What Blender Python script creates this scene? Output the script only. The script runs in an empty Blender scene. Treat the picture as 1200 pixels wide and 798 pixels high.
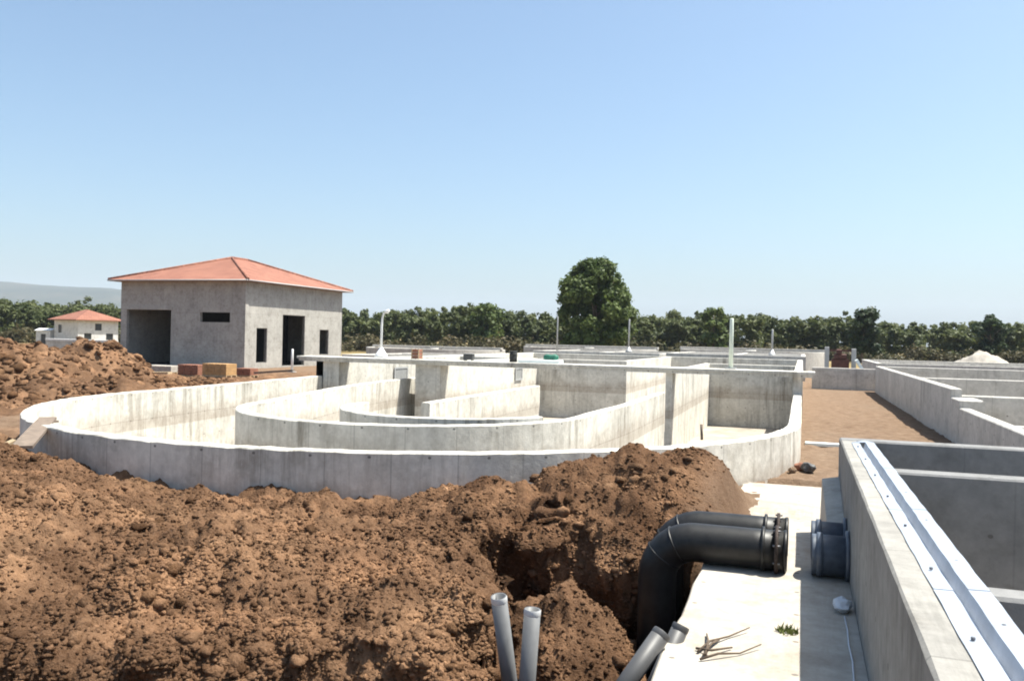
import bpy, math, random
import numpy as np
from mathutils import Vector, Matrix

random.seed(7)
rng = np.random.default_rng(11)
R = math.radians
scene = bpy.context.scene
col = scene.collection

# ------------------------------------------------------------------ layout
# World x = across the plant, y = along the plant, ground z = 0. Camera above the origin.
CAMZ = 3.2
YAW = 18.8
S_, C_ = math.sin(R(YAW)), math.cos(R(YAW))
F = 1000.0
def hy(px): return 396 + 0.022 * (px - 600)
def cam2w(X, Z): return (X * C_ - Z * S_, X * S_ + Z * C_)
def w2cam(x, y): return (x * C_ + y * S_, y * C_ - x * S_)
def on_z(px, py, z):            # photo point on a horizontal level -> world x, y
    Z = (CAMZ - z) * F / (py - hy(px)); X = (px - 600) / F * Z
    return cam2w(X, Z)
def on_y(px, py, y):            # photo point on a plane across the plant -> world x, y, z
    t = (px - 600) / F
    Z = y / (C_ + t * S_); X = t * Z
    return (X * C_ - Z * S_, y, CAMZ - (py - hy(px)) * Z / F)
def on_d(px, py, Z):            # photo point at a distance
    X = (px - 600) / F * Z
    x, y = cam2w(X, Z)
    return (x, y, CAMZ - (py - hy(px)) * Z / F)

# ------------------------------------------------------------------ noise
def _h(ix, iy, seed):
    ix = ix.astype(np.int64); iy = iy.astype(np.int64)
    n = (ix * 374761393 + iy * 668265263 + seed * 974711 + 1013904223) & 0xFFFFFFFF
    n = ((n ^ (n >> 13)) * 1274126177) & 0xFFFFFFFF
    n = ((n ^ (n >> 16)) * 2246822519) & 0xFFFFFFFF
    return (n ^ (n >> 15)) & 0xFFFFFF
def perlin(x, y, seed=0):
    x0 = np.floor(x); y0 = np.floor(y); fx = x - x0; fy = y - y0
    u = fx * fx * fx * (fx * (fx * 6 - 15) + 10); v = fy * fy * fy * (fy * (fy * 6 - 15) + 10)
    def g(ix, iy, dx, dy):
        a = _h(ix, iy, seed) / 16777216.0 * 2 * math.pi
        return np.cos(a) * dx + np.sin(a) * dy
    n00 = g(x0, y0, fx, fy); n10 = g(x0 + 1, y0, fx - 1, fy)
    n01 = g(x0, y0 + 1, fx, fy - 1); n11 = g(x0 + 1, y0 + 1, fx - 1, fy - 1)
    return (n00 * (1 - u) + n10 * u) * (1 - v) + (n01 * (1 - u) + n11 * u) * v * 1.0
def fbm(x, y, seed=0, octv=4):
    s = 0; a = 1.0
    for i in range(octv):
        s = s + a * perlin(x * 2 ** i, y * 2 ** i, seed + i * 17); a *= 0.5
    return s
def lumps(x, y, seed=0):        # rounded clods: 1 at the middle of a clod, 0 between clods
    x0 = np.floor(x); y0 = np.floor(y); d = np.full(x.shape, 9.0); w = np.zeros(x.shape)
    for i in (-1, 0, 1):
        for j in (-1, 0, 1):
            a = _h(x0 + i, y0 + j, seed) / 16777216.0; b = _h(x0 + i, y0 + j, seed + 5) / 16777216.0
            s = 0.35 + 0.65 * _h(x0 + i, y0 + j, seed + 9) / 16777216.0
            dd = ((x0 + i + a - x) ** 2 + (y0 + j + b - y) ** 2) / (s * s)
            m = dd < d; d = np.where(m, dd, d); w = np.where(m, s, w)
    return np.clip(1 - d, 0, 1) ** 0.6 * w
def sm(a, b, x):
    t = np.clip((x - a) / (b - a), 0, 1); return t * t * (3 - 2 * t)

# ------------------------------------------------------------------ terrain
CV, CU, RO = -11.3, 25.0, 11.3         # the round end of the big tank
def d_tank(x, y):                       # signed distance outside the tank's outer wall line
    yy = np.minimum(y - CU, 0)
    lf = 1.6 * np.clip((y - CU) / 14.0, 0, 1)       # the left side splays out a little
    xx = np.abs(x - CV) - np.where(x < CV, lf, 0)
    return np.where(y < CU, np.sqrt(xx ** 2 + yy ** 2) - RO, xx - RO)
def heap(x, y, cx, cy, rx, ry, h, rot=0.0, p=1.0):
    c, s = math.cos(rot), math.sin(rot)
    a = ((x - cx) * c + (y - cy) * s) / rx; b = (-(x - cx) * s + (y - cy) * c) / ry
    return h * np.clip(1 - np.sqrt(a * a + b * b) ** 1.3, 0, 1) ** p
def soil_mask(x, y):                    # loose excavated earth in front of the tank
    Xc, Zc = w2cam(x, y)
    m = sm(-1.15, -1.9, x + 0.25 * perlin(x * 0.9, y * 0.9, 3)) * sm(30, 20, Zc) * sm(-34, -26, x)
    m2 = sm(-24.0, -27.0, x) * sm(70, 50, y) * 0.95
    return np.maximum(m, m2)
def trench(x, y):
    # trench beside the slab
    vl = np.interp(y, [0, 5, 7, 10, 12, 13], [-2.0, -2.1, -2.5, -3.5, -4.5, -4.5]) + 0.5 * perlin(x * 0.8, y * 0.8, 8) + 0.2 * perlin(x * 2.3, y * 2.3, 9)
    ue = 12.6 + 0.35 * perlin(x * 1.1, y * 0.7, 12)
    rg = 0.55 * (lumps(x * 1.3, y * 1.3, 101) - .4) + 0.3 * (lumps(x * 2.9, y * 2.9, 102) - .4)
    t = sm(-0.40, 0.40, x - vl + rg * .6) * sm(0.45, -0.40, y - ue + rg * .8) * sm(-0.9, -1.1, x)
    return t
def drop(x, y, Zc):
    # drop towards the photographer
    e = Zc - (7.75 + 0.55 * perlin(x * 0.6, y * 0.6, 14) + 0.25 * perlin(x * 1.9, y * 1.9, 15))
    dn = sm(0.2, -0.45, e) * sm(-1.1, -1.6, x)
    return dn
def undercut(x, y, z):               # steep dug edges lean out at the lip and are hollowed below it
    ox = np.zeros(x.shape); oy = np.zeros(x.shape); e = .04
    Xc, Zc = w2cam(x, y)
    m = (Zc < 16) & (Zc > 5) & (x > -16) & (x < 1)
    X, Y = x[m], y[m]
    fs = [trench] + [lambda a, b: drop(a, b, w2cam(a, b)[1])]
    for f, amp in zip(fs, (1.0, .8)):
        t = f(X, Y); gx = f(X + e, Y) - f(X - e, Y); gy = f(X, Y + e) - f(X, Y - e)
        gl = np.sqrt(gx * gx + gy * gy) + 1e-4; w = np.clip(gl / .02, 0, 1) * (X < -1.5)
        k = .26 * np.exp(-((t - .16) / .15) ** 2) - .42 * np.exp(-((t - .72) / .24) ** 2)
        k = k * amp * (.7 + .9 * perlin(X * 1.4, Y * 1.4, 131)) * w
        q = (X * .8 - Y * .6); Zz = z[m]
        k = k + w * (.16 * (lumps(q * 2.6, Zz * 3.0, 141) - .35) + .10 * (lumps(q * 6, Zz * 7, 142) - .35) + .05 * perlin(q * 14, Zz * 14, 143)) * -1
        ox[m] += gx / gl * k; oy[m] += gy / gl * k
    return ox, oy
def H(x, y):
    Xc, Zc = w2cam(x, y)
    z = 0.10 * fbm(x * 0.08, y * 0.08, 1, 3) * sm(6, 30, Zc)
    far = sm(60, 160, np.hypot(x, y))
    z = z * (1 - far) + far * 0.5 * fbm(x * 0.01, y * 0.01, 4, 2)
    m = soil_mask(x, y)
    fm = sm(-1.1, -2.0, x) * sm(34, 24, Zc) * sm(-40, -24, x)
    # bank of earth
    bank = 0.20 + 0.28 * sm(-2, -9, Xc) * sm(26, 14, Zc) + 0.30 * fbm(x * 0.33, y * 0.33, 21, 2)
    bank += heap(x, y, -17.0, 12.2, 4.5, 2.6, 0.32, 0.3) + heap(x, y, -11.3, 9.5, 3.0, 2.2, 0.35) + heap(x, y, -6.5, 9.3, 2.6, 1.7, 0.35)
    near_wall = sm(0.0, 1.6, d_tank(x, y))
    bank = bank * (0.35 + 0.65 * near_wall)
    z = z + fm * bank
    # dark heap against the tank beside the slab
    z = z + heap(x, y, -1.75, 15.7, 3.0, 2.5, 1.0, 0.45, 0.6) * sm(-0.8, -1.35, x) + heap(x, y, -4.9, 14.3, 2.6, 2.0, 0.30, 0.25, 0.9)
    t = trench(x, y)
    z = z * (1 - t) + t * (-1.6 + 0.25 * fbm(x, y, 33, 2))
    z = z + t * (heap(x, y, -2.9, 10.9, 1.25, 1.25, 1.55, 0, 0.8) + heap(x, y, -3.3, 12.3, 0.9, 0.7, 0.7) + heap(x, y, -2.1, 8.6, 0.8, 1.0, 0.5))
    dn = drop(x, y, Zc)
    z = z - dn * (z + 1.2)
    # left rubble heaps
    z = z + heap(x, y, *cam2w(-27.5, 46), 7.0, 6.0, 2.1, 0.3, 0.8) + heap(x, y, *cam2w(-23.8, 50.5), 2.8, 2.8, 2.0, 0.2, 0.9) + heap(x, y, *cam2w(-21.5, 41), 5, 3.5, 0.6)
    z = z + sm(-25, -29, x) * sm(26, 18, y) * (0.35 + 0.2 * perlin(x * 0.3, y * 0.3, 6))
    # roughness
    near = sm(34, 14, Zc)
    rough = m * (0.22 * fbm(x * 1.1, y * 1.1, 41, 4) + 0.21 * lumps(x * 1.9 + .25 * perlin(x * 3, y * 3, 53), y * 1.9 + .25 * perlin(x * 3, y * 3, 54), 51) * (0.35 + 0.65 * sm(-0.25, 0.35, perlin(x * .5, y * .5, 52)))
                 + near * (0.075 * lumps(x * 4.3 + .3 * perlin(x * 6, y * 6, 63), y * 4.3 + .3 * perlin(x * 6, y * 6, 64), 61) + 0.06 * lumps(x * 8.5, y * 8.5, 71) + 0.035 * lumps(x * 15, y * 15, 72) + 0.05 * fbm(x * 6, y * 6, 81, 4)) - 0.10)
    hl = np.clip(heap(x, y, *cam2w(-26.5, 46), 9, 8, 1, 0.3) + heap(x, y, *cam2w(-23.8, 50.5), 3.4, 3.4, .6) + heap(x, y, *cam2w(-21.5, 41), 6, 5, .8), 0, 1)
    rough = rough + sm(0, .4, hl) * (0.45 * lumps(x * 0.8, y * 0.8, 91) + 0.3 * lumps(x * 1.7, y * 1.7, 92) - .1)
    rough = rough + 0.02 * fbm(x * 1.7, y * 1.7, 95, 3)
    z = z + rough + (1 - m) * sm(70, 30, np.hypot(x, y)) * (.07 * lumps(x * 1.3, y * 1.3, 96) + .05 * lumps(x * 3.1, y * 3.1, 97) - .05)
    # keep soil below slabs, and shallow dip under tank interiors
    us = (x > -0.75) & (x < 0.8) & (y > 1) & (y < 21)
    z = np.where(us, np.minimum(z, -0.25), z)
    return z

# ------------------------------------------------------------------ materials
def new_mat(name):
    m = bpy.data.materials.new(name); m.use_nodes = True
    nt = m.node_tree
    b = nt.nodes['Principled BSDF']
    return m, nt, b
def N(nt, t, **kw):
    n = nt.nodes.new(t)
    for k, v in kw.items():
        if k in n.inputs.keys(): n.inputs[k].default_value = v
        else: setattr(n, k, v)
    return n
def ramp(nt, fac, stops):
    r = nt.nodes.new('ShaderNodeValToRGB'); nt.links.new(fac, r.inputs[0])
    el = r.color_ramp.elements
    while len(el) < len(stops): el.new(0.5)
    for e, (p, c) in zip(el, stops):
        e.position = p; e.color = (c[0], c[1], c[2], 1) if len(c) == 3 else c
    return r.outputs[0]
def mixc(nt, fac, a, b, mode='MIX'):
    m = nt.nodes.new('ShaderNodeMix'); m.data_type = 'RGBA'; m.blend_type = mode
    L = nt.links
    if isinstance(fac, (int, float)): m.inputs[0].default_value = fac
    else: L.new(fac, m.inputs[0])
    for i, s in ((6, a), (7, b)):
        if isinstance(s, tuple): m.inputs[i].default_value = (s[0], s[1], s[2], 1)
        else: L.new(s, m.inputs[i])
    return m.outputs[2]
def noise(nt, vec, scale, detail=4, rough=0.55):
    n = N(nt, 'ShaderNodeTexNoise', Scale=scale, Detail=detail, Roughness=rough)
    if vec is not None: nt.links.new(vec, n.inputs['Vector'])
    return n.outputs[0]
def mapping(nt, vec, scale):
    m = nt.nodes.new('ShaderNodeMapping'); nt.links.new(vec, m.inputs[0]); m.inputs['Scale'].default_value = scale
    return m.outputs[0]
def bump(nt, b, h, strength=0.4, dist=0.02):
    bp = N(nt, 'ShaderNodeBump', Strength=strength, Distance=dist)
    nt.links.new(h, bp.inputs['Height']); nt.links.new(bp.outputs[0], b.inputs['Normal'])

def concrete(name, lo, hi, stain=(0.20, 0.19, 0.17), stain_amt=0.6, boards=1.0, seam=0.35, splash=0.0):
    m, nt, b = new_mat(name)
    pos = nt.nodes.new('ShaderNodeNewGeometry').outputs['Position']
    uv = nt.nodes.new('ShaderNodeTexCoord').outputs['UV']
    n1 = noise(nt, pos, 0.5, 6, 0.6)
    c = ramp(nt, n1, [(0.3, lo), (0.7, hi)])
    n2 = noise(nt, pos, 6.0, 5, 0.65)
    c = mixc(nt, 0.35, c, ramp(nt, n2, [(0.3, tuple(v * 0.72 for v in lo)), (0.7, tuple(min(1, v * 1.12) for v in hi))]))
    n4 = noise(nt, pos, 1.7, 6, 0.7)
    c = mixc(nt, 0.7, c, ramp(nt, n4, [(0.33, (0.70, 0.685, 0.66)), (0.5, (1, 1, 1)), (0.7, (1.1, 1.1, 1.09))]), 'MULTIPLY')
    # vertical run-off stains
    st = noise(nt, mapping(nt, uv, (2.3, 0.2, 1)), 1.0, 6, 0.75)
    st2 = noise(nt, pos, 0.28, 3, 0.5)
    mul = nt.nodes.new('ShaderNodeMath'); mul.operation = 'MULTIPLY'
    nt.links.new(ramp(nt, st, [(0.46, (0, 0, 0)), (0.68, (1, 1, 1))]), mul.inputs[0])
    nt.links.new(ramp(nt, st2, [(0.44, (0, 0, 0)), (0.60, (stain_amt,) * 3)]), mul.inputs[1])
    c = mixc(nt, mul.outputs[0], c, stain)
    # shuttering board seams
    br = N(nt, 'ShaderNodeTexBrick', Scale=1.0)
    br.inputs['Color1'].default_value = (1, 1, 1, 1); br.inputs['Color2'].default_value = (0.82, 0.82, 0.82, 1)
    br.inputs['Mortar'].default_value = (0.25, 0.25, 0.25, 1)
    br.inputs['Mortar Size'].default_value = 0.012; br.inputs['Brick Width'].default_value = 0.62 * boards
    br.inputs['Row Height'].default_value = 2.4; br.offset = 0.0
    nt.links.new(uv, br.inputs['Vector'])
    c = mixc(nt, seam, c, br.outputs['Color'], 'MULTIPLY')
    vo = N(nt, 'ShaderNodeTexVoronoi', Scale=1.0); vo.voronoi_dimensions = '2D'; vo.inputs['Randomness'].default_value = 0.0
    nt.links.new(mapping(nt, uv, (0.9, 1.1, 1)), vo.inputs['Vector'])
    c = mixc(nt, ramp(nt, vo.outputs['Distance'], [(0.0, (.75,) * 3), (0.024, (.75,) * 3), (0.032, (0, 0, 0))]), c, (0.09, 0.085, 0.08))
    if splash:
        sp = nt.nodes.new('ShaderNodeSeparateXYZ'); nt.links.new(pos, sp.inputs[0])
        ma = nt.nodes.new('ShaderNodeMath'); ma.operation = 'MULTIPLY_ADD'; ma.inputs[1].default_value = 1.5
        nt.links.new(noise(nt, pos, 1.3, 6, 0.7), ma.inputs[0]); 
        ng = nt.nodes.new('ShaderNodeMath'); ng.operation = 'MULTIPLY'; ng.inputs[1].default_value = -1.0; nt.links.new(sp.outputs[2], ng.inputs[0])
        nt.links.new(ng.outputs[0], ma.inputs[2])
        gt_ = nt.nodes.new('ShaderNodeMath'); gt_.operation = 'GREATER_THAN'; gt_.inputs[1].default_value = -0.35; nt.links.new(sp.outputs[2], gt_.inputs[0])
        mm = nt.nodes.new('ShaderNodeMath'); mm.operation = 'MULTIPLY'; nt.links.new(ma.outputs[0], mm.inputs[0]); nt.links.new(gt_.outputs[0], mm.inputs[1]); ma = mm
        c = mixc(nt, ramp(nt, ma.outputs[0], [(0.30, (0, 0, 0)), (0.75, (splash,) * 3)]), c, (0.20, 0.135, 0.085))
    nt.links.new(c, b.inputs['Base Color'])
    b.inputs['Roughness'].default_value = 0.9; b.inputs['Specular IOR Level'].default_value = 0.2
    hb = nt.nodes.new('ShaderNodeMath'); hb.operation = 'ADD'
    nt.links.new(noise(nt, pos, 14, 6, 0.7), hb.inputs[0]); nt.links.new(n2, hb.inputs[1])
    bump(nt, b, hb.outputs[0], 0.35, 0.02)
    return m
M = {}
M['tank'] = concrete('pale_concrete', (0.50, 0.475, 0.42), (0.71, 0.68, 0.61), stain=(0.18, 0.16, 0.13), stain_amt=0.85, boards=2, seam=0.4, splash=0.35)
M['basin'] = concrete('grey_concrete', (0.21, 0.20, 0.185), (0.34, 0.325, 0.295), stain=(0.12, 0.115, 0.10), stain_amt=0.8)
M['slab'] = concrete('slab_concrete', (0.36, 0.33, 0.285), (0.50, 0.47, 0.415), stain=(0.27, 0.21, 0.15), stain_amt=0.75, boards=6, seam=0.0, splash=0.25)
M['render'] = concrete('raw_building_concrete', (0.32, 0.305, 0.275), (0.455, 0.435, 0.395), stain=(0.22, 0.21, 0.20), stain_amt=0.5, boards=2)
M['far'] = concrete('far_concrete', (0.40, 0.38, 0.35), (0.58, 0.555, 0.51), stain=(0.2, 0.19, 0.18), stain_amt=0.7, boards=2)
M['basin_dark'] = concrete('dark_grey_concrete', (0.17, 0.17, 0.17), (0.25, 0.245, 0.24), stain=(0.12, 0.12, 0.12), stain_amt=0.5, boards=4, seam=0.15)  # darker grey concrete of the basin's end and cross walls
M['white_wall'] = concrete('white_render', (0.58, 0.57, 0.55), (0.68, 0.67, 0.65), stain_amt=0.1, seam=0.0)

def soil_material(name, ground=False):
    m, nt, b = new_mat(name)
    g = nt.nodes.new('ShaderNodeNewGeometry'); pos = g.outputs['Position']
    n1 = noise(nt, pos, 0.45, 5, 0.6); n2 = noise(nt, pos, 5.0, 6, 0.7); n3 = noise(nt, pos, 26.0, 4, 0.7)
    c = ramp(nt, n1, [(0.30, (0.084, 0.043, 0.022)), (0.50, (0.147, 0.081, 0.045)), (0.68, (0.229, 0.140, 0.081))])
    c = mixc(nt, 0.5, c, ramp(nt, n2, [(0.32, (0.052, 0.025, 0.013)), (0.52, (0.149, 0.082, 0.046)), (0.72, (0.249, 0.150, 0.089))]))
    n0 = noise(nt, pos, 0.9, 4, 0.6)
    c = mixc(nt, 0.9, c, ramp(nt, n0, [(0.34, (0.55, 0.52, 0.50)), (0.5, (1, 1, 1)), (0.64, (1.75, 1.7, 1.65))]), 'MULTIPLY')
    c = mixc(nt, 0.3, c, ramp(nt, n3, [(0.35, (0.056, 0.030, 0.017)), (0.65, (0.237, 0.147, 0.094))]))
    if ground:
        at = N(nt, 'ShaderNodeAttribute', attribute_name='soil')
        f1 = ramp(nt, noise(nt, pos, 0.06, 5, 0.6), [(0.35, (0.171, 0.113, 0.070)), (0.52, (0.204, 0.140, 0.094)), (0.7, (0.192, 0.159, 0.119))])
        f1 = mixc(nt, 0.65, f1, ramp(nt, noise(nt, pos, 2.5, 6, 0.7), [(0.3, (0.112, 0.070, 0.046)), (0.7, (0.260, 0.185, 0.130))]))
        c = mixc(nt, at.outputs['Fac'], f1, c)
        at2 = N(nt, 'ShaderNodeAttribute', attribute_name='grass')
        gr = ramp(nt, noise(nt, pos, 0.03, 5, 0.65), [(0.35, (0.161, 0.133, 0.060)), (0.6, (0.271, 0.198, 0.103)), (0.75, (0.101, 0.106, 0.037))])
        c = mixc(nt, at2.outputs['Fac'], c, gr)
        at3 = N(nt, 'ShaderNodeAttribute', attribute_name='wet')     # freshly dug, damp earth of the heap
        c = mixc(nt, at3.outputs['Fac'], c, mixc(nt, 0.45, c, (0.076, 0.037, 0.020)))
    else:
        r = ramp(nt, g.outputs['Random Per Island'], [(0.0, (0.55, 0.53, 0.5)), (0.5, (0.9, 0.9, 0.9)), (0.95, (1.2, 1.2, 1.18)), (1.0, (1.6, 1.6, 1.6))])
        c = mixc(nt, 1.0, c, r, 'MULTIPLY')
    nt.links.new(c, b.inputs['Base Color'])
    b.inputs['Roughness'].default_value = 1.0; b.inputs['Specular IOR Level'].default_value = 0.05
    hb = nt.nodes.new('ShaderNodeMath'); hb.operation = 'ADD'
    nt.links.new(noise(nt, pos, 11, 6, 0.75), hb.inputs[0]); nt.links.new(n3, hb.inputs[1])
    bump(nt, b, hb.outputs[0], 0.8, 0.05)
    return m
M['soil'] = soil_material('earth', True)
M['clod'] = soil_material('earth_clod')

def simple(name, colr, rough=0.6, metal=0.0, var=0.15, scale=8.0, spec=0.4, bmp=0.0):
    m, nt, b = new_mat(name)
    pos = nt.nodes.new('ShaderNodeNewGeometry').outputs['Position']
    n = noise(nt, pos, scale, 5, 0.65)
    c = ramp(nt, n, [(0.3, tuple(v * (1 - var) for v in colr)), (0.7, tuple(min(1, v * (1 + var)) for v in colr))])
    nt.links.new(c, b.inputs['Base Color'])
    b.inputs['Roughness'].default_value = rough; b.inputs['Metallic'].default_value = metal
    b.inputs['Specular IOR Level'].default_value = spec
    if bmp: bump(nt, b, n, bmp, 0.02)
    return m
M['black_pipe'] = simple('black_plastic', (0.014, 0.0135, 0.013), 0.46, 0, 0.6, 5, 0.35, 0.05)
M['stub'] = simple('blue_grey_pipe', (0.075, 0.09, 0.115), 0.45, 0, 0.3, 9, 0.5)
M['rust'] = simple('rusty_flange', (0.04, 0.028, 0.023), 0.75, 0.3, 0.5, 22)
M['conduit'] = simple('grey_plastic', (0.145, 0.147, 0.15), 0.5, 0, 0.12, 6, 0.4)
M['thick_conduit'] = simple('dark_grey_plastic', (0.075, 0.075, 0.077), 0.5, 0, 0.12, 6, 0.4)
M['conduit_in'] = simple('conduit_inside', (0.52, 0.52, 0.52), 0.6, 0, 0.1, 6, 0.3)
M['zinc'] = simple('galvanised_metal', (0.40, 0.43, 0.48), 0.45, 0.45, 0.14, 3.5, 0.5, 0.06)
M['bolt'] = simple('dark_bolt', (0.16, 0.16, 0.17), 0.5, 0.6, 0.3)
M['steel'] = simple('painted_steel', (0.30, 0.30, 0.29), 0.6, 0.2, 0.2)
M['pole_white'] = simple('white_paint', (0.78, 0.78, 0.76), 0.45, 0, 0.06)
M['pole_green'] = simple('pale_green_paint', (0.62, 0.68, 0.58), 0.5, 0, 0.08)
M['pole_grey'] = simple('grey_galvanised', (0.40, 0.40, 0.39), 0.55, 0.2, 0.1)
M['wood'] = simple('raw_timber', (0.42, 0.31, 0.19), 0.85, 0, 0.3, 5)
M['old_wood'] = simple('weathered_timber', (0.17, 0.13, 0.10), 0.9, 0, 0.35, 6)
M['yellow_wood'] = simple('yellow_formwork', (0.40, 0.235, 0.10), 0.7, 0, 0.2, 4)
M['brick'] = simple('red_brick', (0.24, 0.105, 0.065), 0.9, 0, 0.3, 4)
M['red_iron'] = simple('dark_red_iron', (0.10, 0.042, 0.032), 0.7, 0.1, 0.4, 3)
M['green_sheet'] = simple('green_sheet', (0.02, 0.14, 0.09), 0.6, 0, 0.3, 3)
M['foam'] = simple('white_foam', (0.74, 0.80, 0.78), 0.8, 0, 0.05, 3)
M['black_rub'] = simple('black_rubber', (0.02, 0.02, 0.02), 0.7)
M['dark'] = simple('dark_metal', (0.06, 0.06, 0.06), 0.6)
M['sand'] = simple('pale_sand', (0.38, 0.345, 0.30), 1.0, 0, 0.18, 3, 0.05, 0.5)
M['car'] = simple('white_car_paint', (0.75, 0.75, 0.75), 0.25, 0, 0.03)
M['glass'] = simple('dark_glass', (0.03, 0.035, 0.04), 0.08, 0, 0.05)
M['twig'] = simple('dry_twig', (0.10, 0.072, 0.05), 0.9, 0, 0.3, 20)
M['moss'] = simple('green_weed', (0.13, 0.15, 0.035), 0.9, 0, 0.4, 30)
M['scrap'] = simple('pale_grey', (0.55, 0.57, 0.60), 0.5, 0, 0.1)
M['trunk'] = simple('bark', (0.14, 0.105, 0.075), 0.95, 0, 0.3, 3)
M['floor_dirt'] = simple('silted_floor', (0.33, 0.29, 0.24), 0.95, 0, 0.3, 0.8, 0.1)
M['room'] = simple('unlit_room', (0.035, 0.034, 0.033), 0.95, 0, 0.2, 1.0, 0.1)  # near-black colour stands in for the dimness inside the building

def roof_mat():
    m, nt, b = new_mat('clay_tiles')
    pos = nt.nodes.new('ShaderNodeNewGeometry').outputs['Position']
    uv = nt.nodes.new('ShaderNodeTexCoord').outputs['UV']
    c = ramp(nt, noise(nt, pos, 0.8, 5, 0.6), [(0.3, (0.27, 0.105, 0.065)), (0.7, (0.41, 0.18, 0.115))])
    br = N(nt, 'ShaderNodeTexBrick', Scale=1.0)
    br.inputs['Color1'].default_value = (1, 1, 1, 1); br.inputs['Color2'].default_value = (0.78, 0.74, 0.72, 1)
    br.inputs['Mortar'].default_value = (0.38, 0.33, 0.32, 1); br.inputs['Mortar Size'].default_value = 0.06
    br.inputs['Brick Width'].default_value = 0.3; br.inputs['Row Height'].default_value = 0.38
    nt.links.new(uv, br.inputs['Vector'])
    c = mixc(nt, 0.8, c, br.outputs['Color'], 'MULTIPLY')
    nt.links.new(c, b.inputs['Base Color']); b.inputs['Roughness'].default_value = 0.85
    bump(nt, b, br.outputs['Fac'], 0.5, 0.05)
    return m
M['tiles'] = roof_mat()

def leaf_mat(name, a, bcol, c3):
    m, nt, b = new_mat(name)
    g = nt.nodes.new('ShaderNodeNewGeometry')
    c = ramp(nt, g.outputs['Random Per Island'], [(0.0, a), (0.6, bcol), (1.0, c3)])
    c = mixc(nt, 0.5, c, ramp(nt, noise(nt, g.outputs['Position'], 0.16, 3, 0.5), [(0.35, a), (0.65, c3)]))
    nt.links.new(c, b.inputs['Base Color']); b.inputs['Roughness'].default_value = 0.6
    b.inputs['Specular IOR Level'].default_value = 0.25
    tr = nt.nodes.new('ShaderNodeBsdfTranslucent'); nt.links.new(c, tr.inputs[0])
    mx = nt.nodes.new('ShaderNodeMixShader'); mx.inputs[0].default_value = 0.35
    nt.links.new(b.outputs[0], mx.inputs[1]); nt.links.new(tr.outputs[0], mx.inputs[2])
    nt.links.new(mx.outputs[0], nt.nodes['Material Output'].inputs[0])
    return m
M['leaf'] = leaf_mat('leaves', (0.042, 0.068, 0.018), (0.09, 0.132, 0.034), (0.16, 0.20, 0.055))
M['leaf_dark'] = leaf_mat('dark_leaves', (0.018, 0.032, 0.013), (0.034, 0.056, 0.022), (0.062, 0.09, 0.034))
M['leaf_wood'] = leaf_mat('wood_leaves', (0.038, 0.052, 0.017), (0.082, 0.104, 0.034), (0.15, 0.165, 0.06))
M['leaf_scrub'] = leaf_mat('scrub_leaves', (0.045, 0.05, 0.02), (0.085, 0.082, 0.036), (0.15, 0.115, 0.06))

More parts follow.
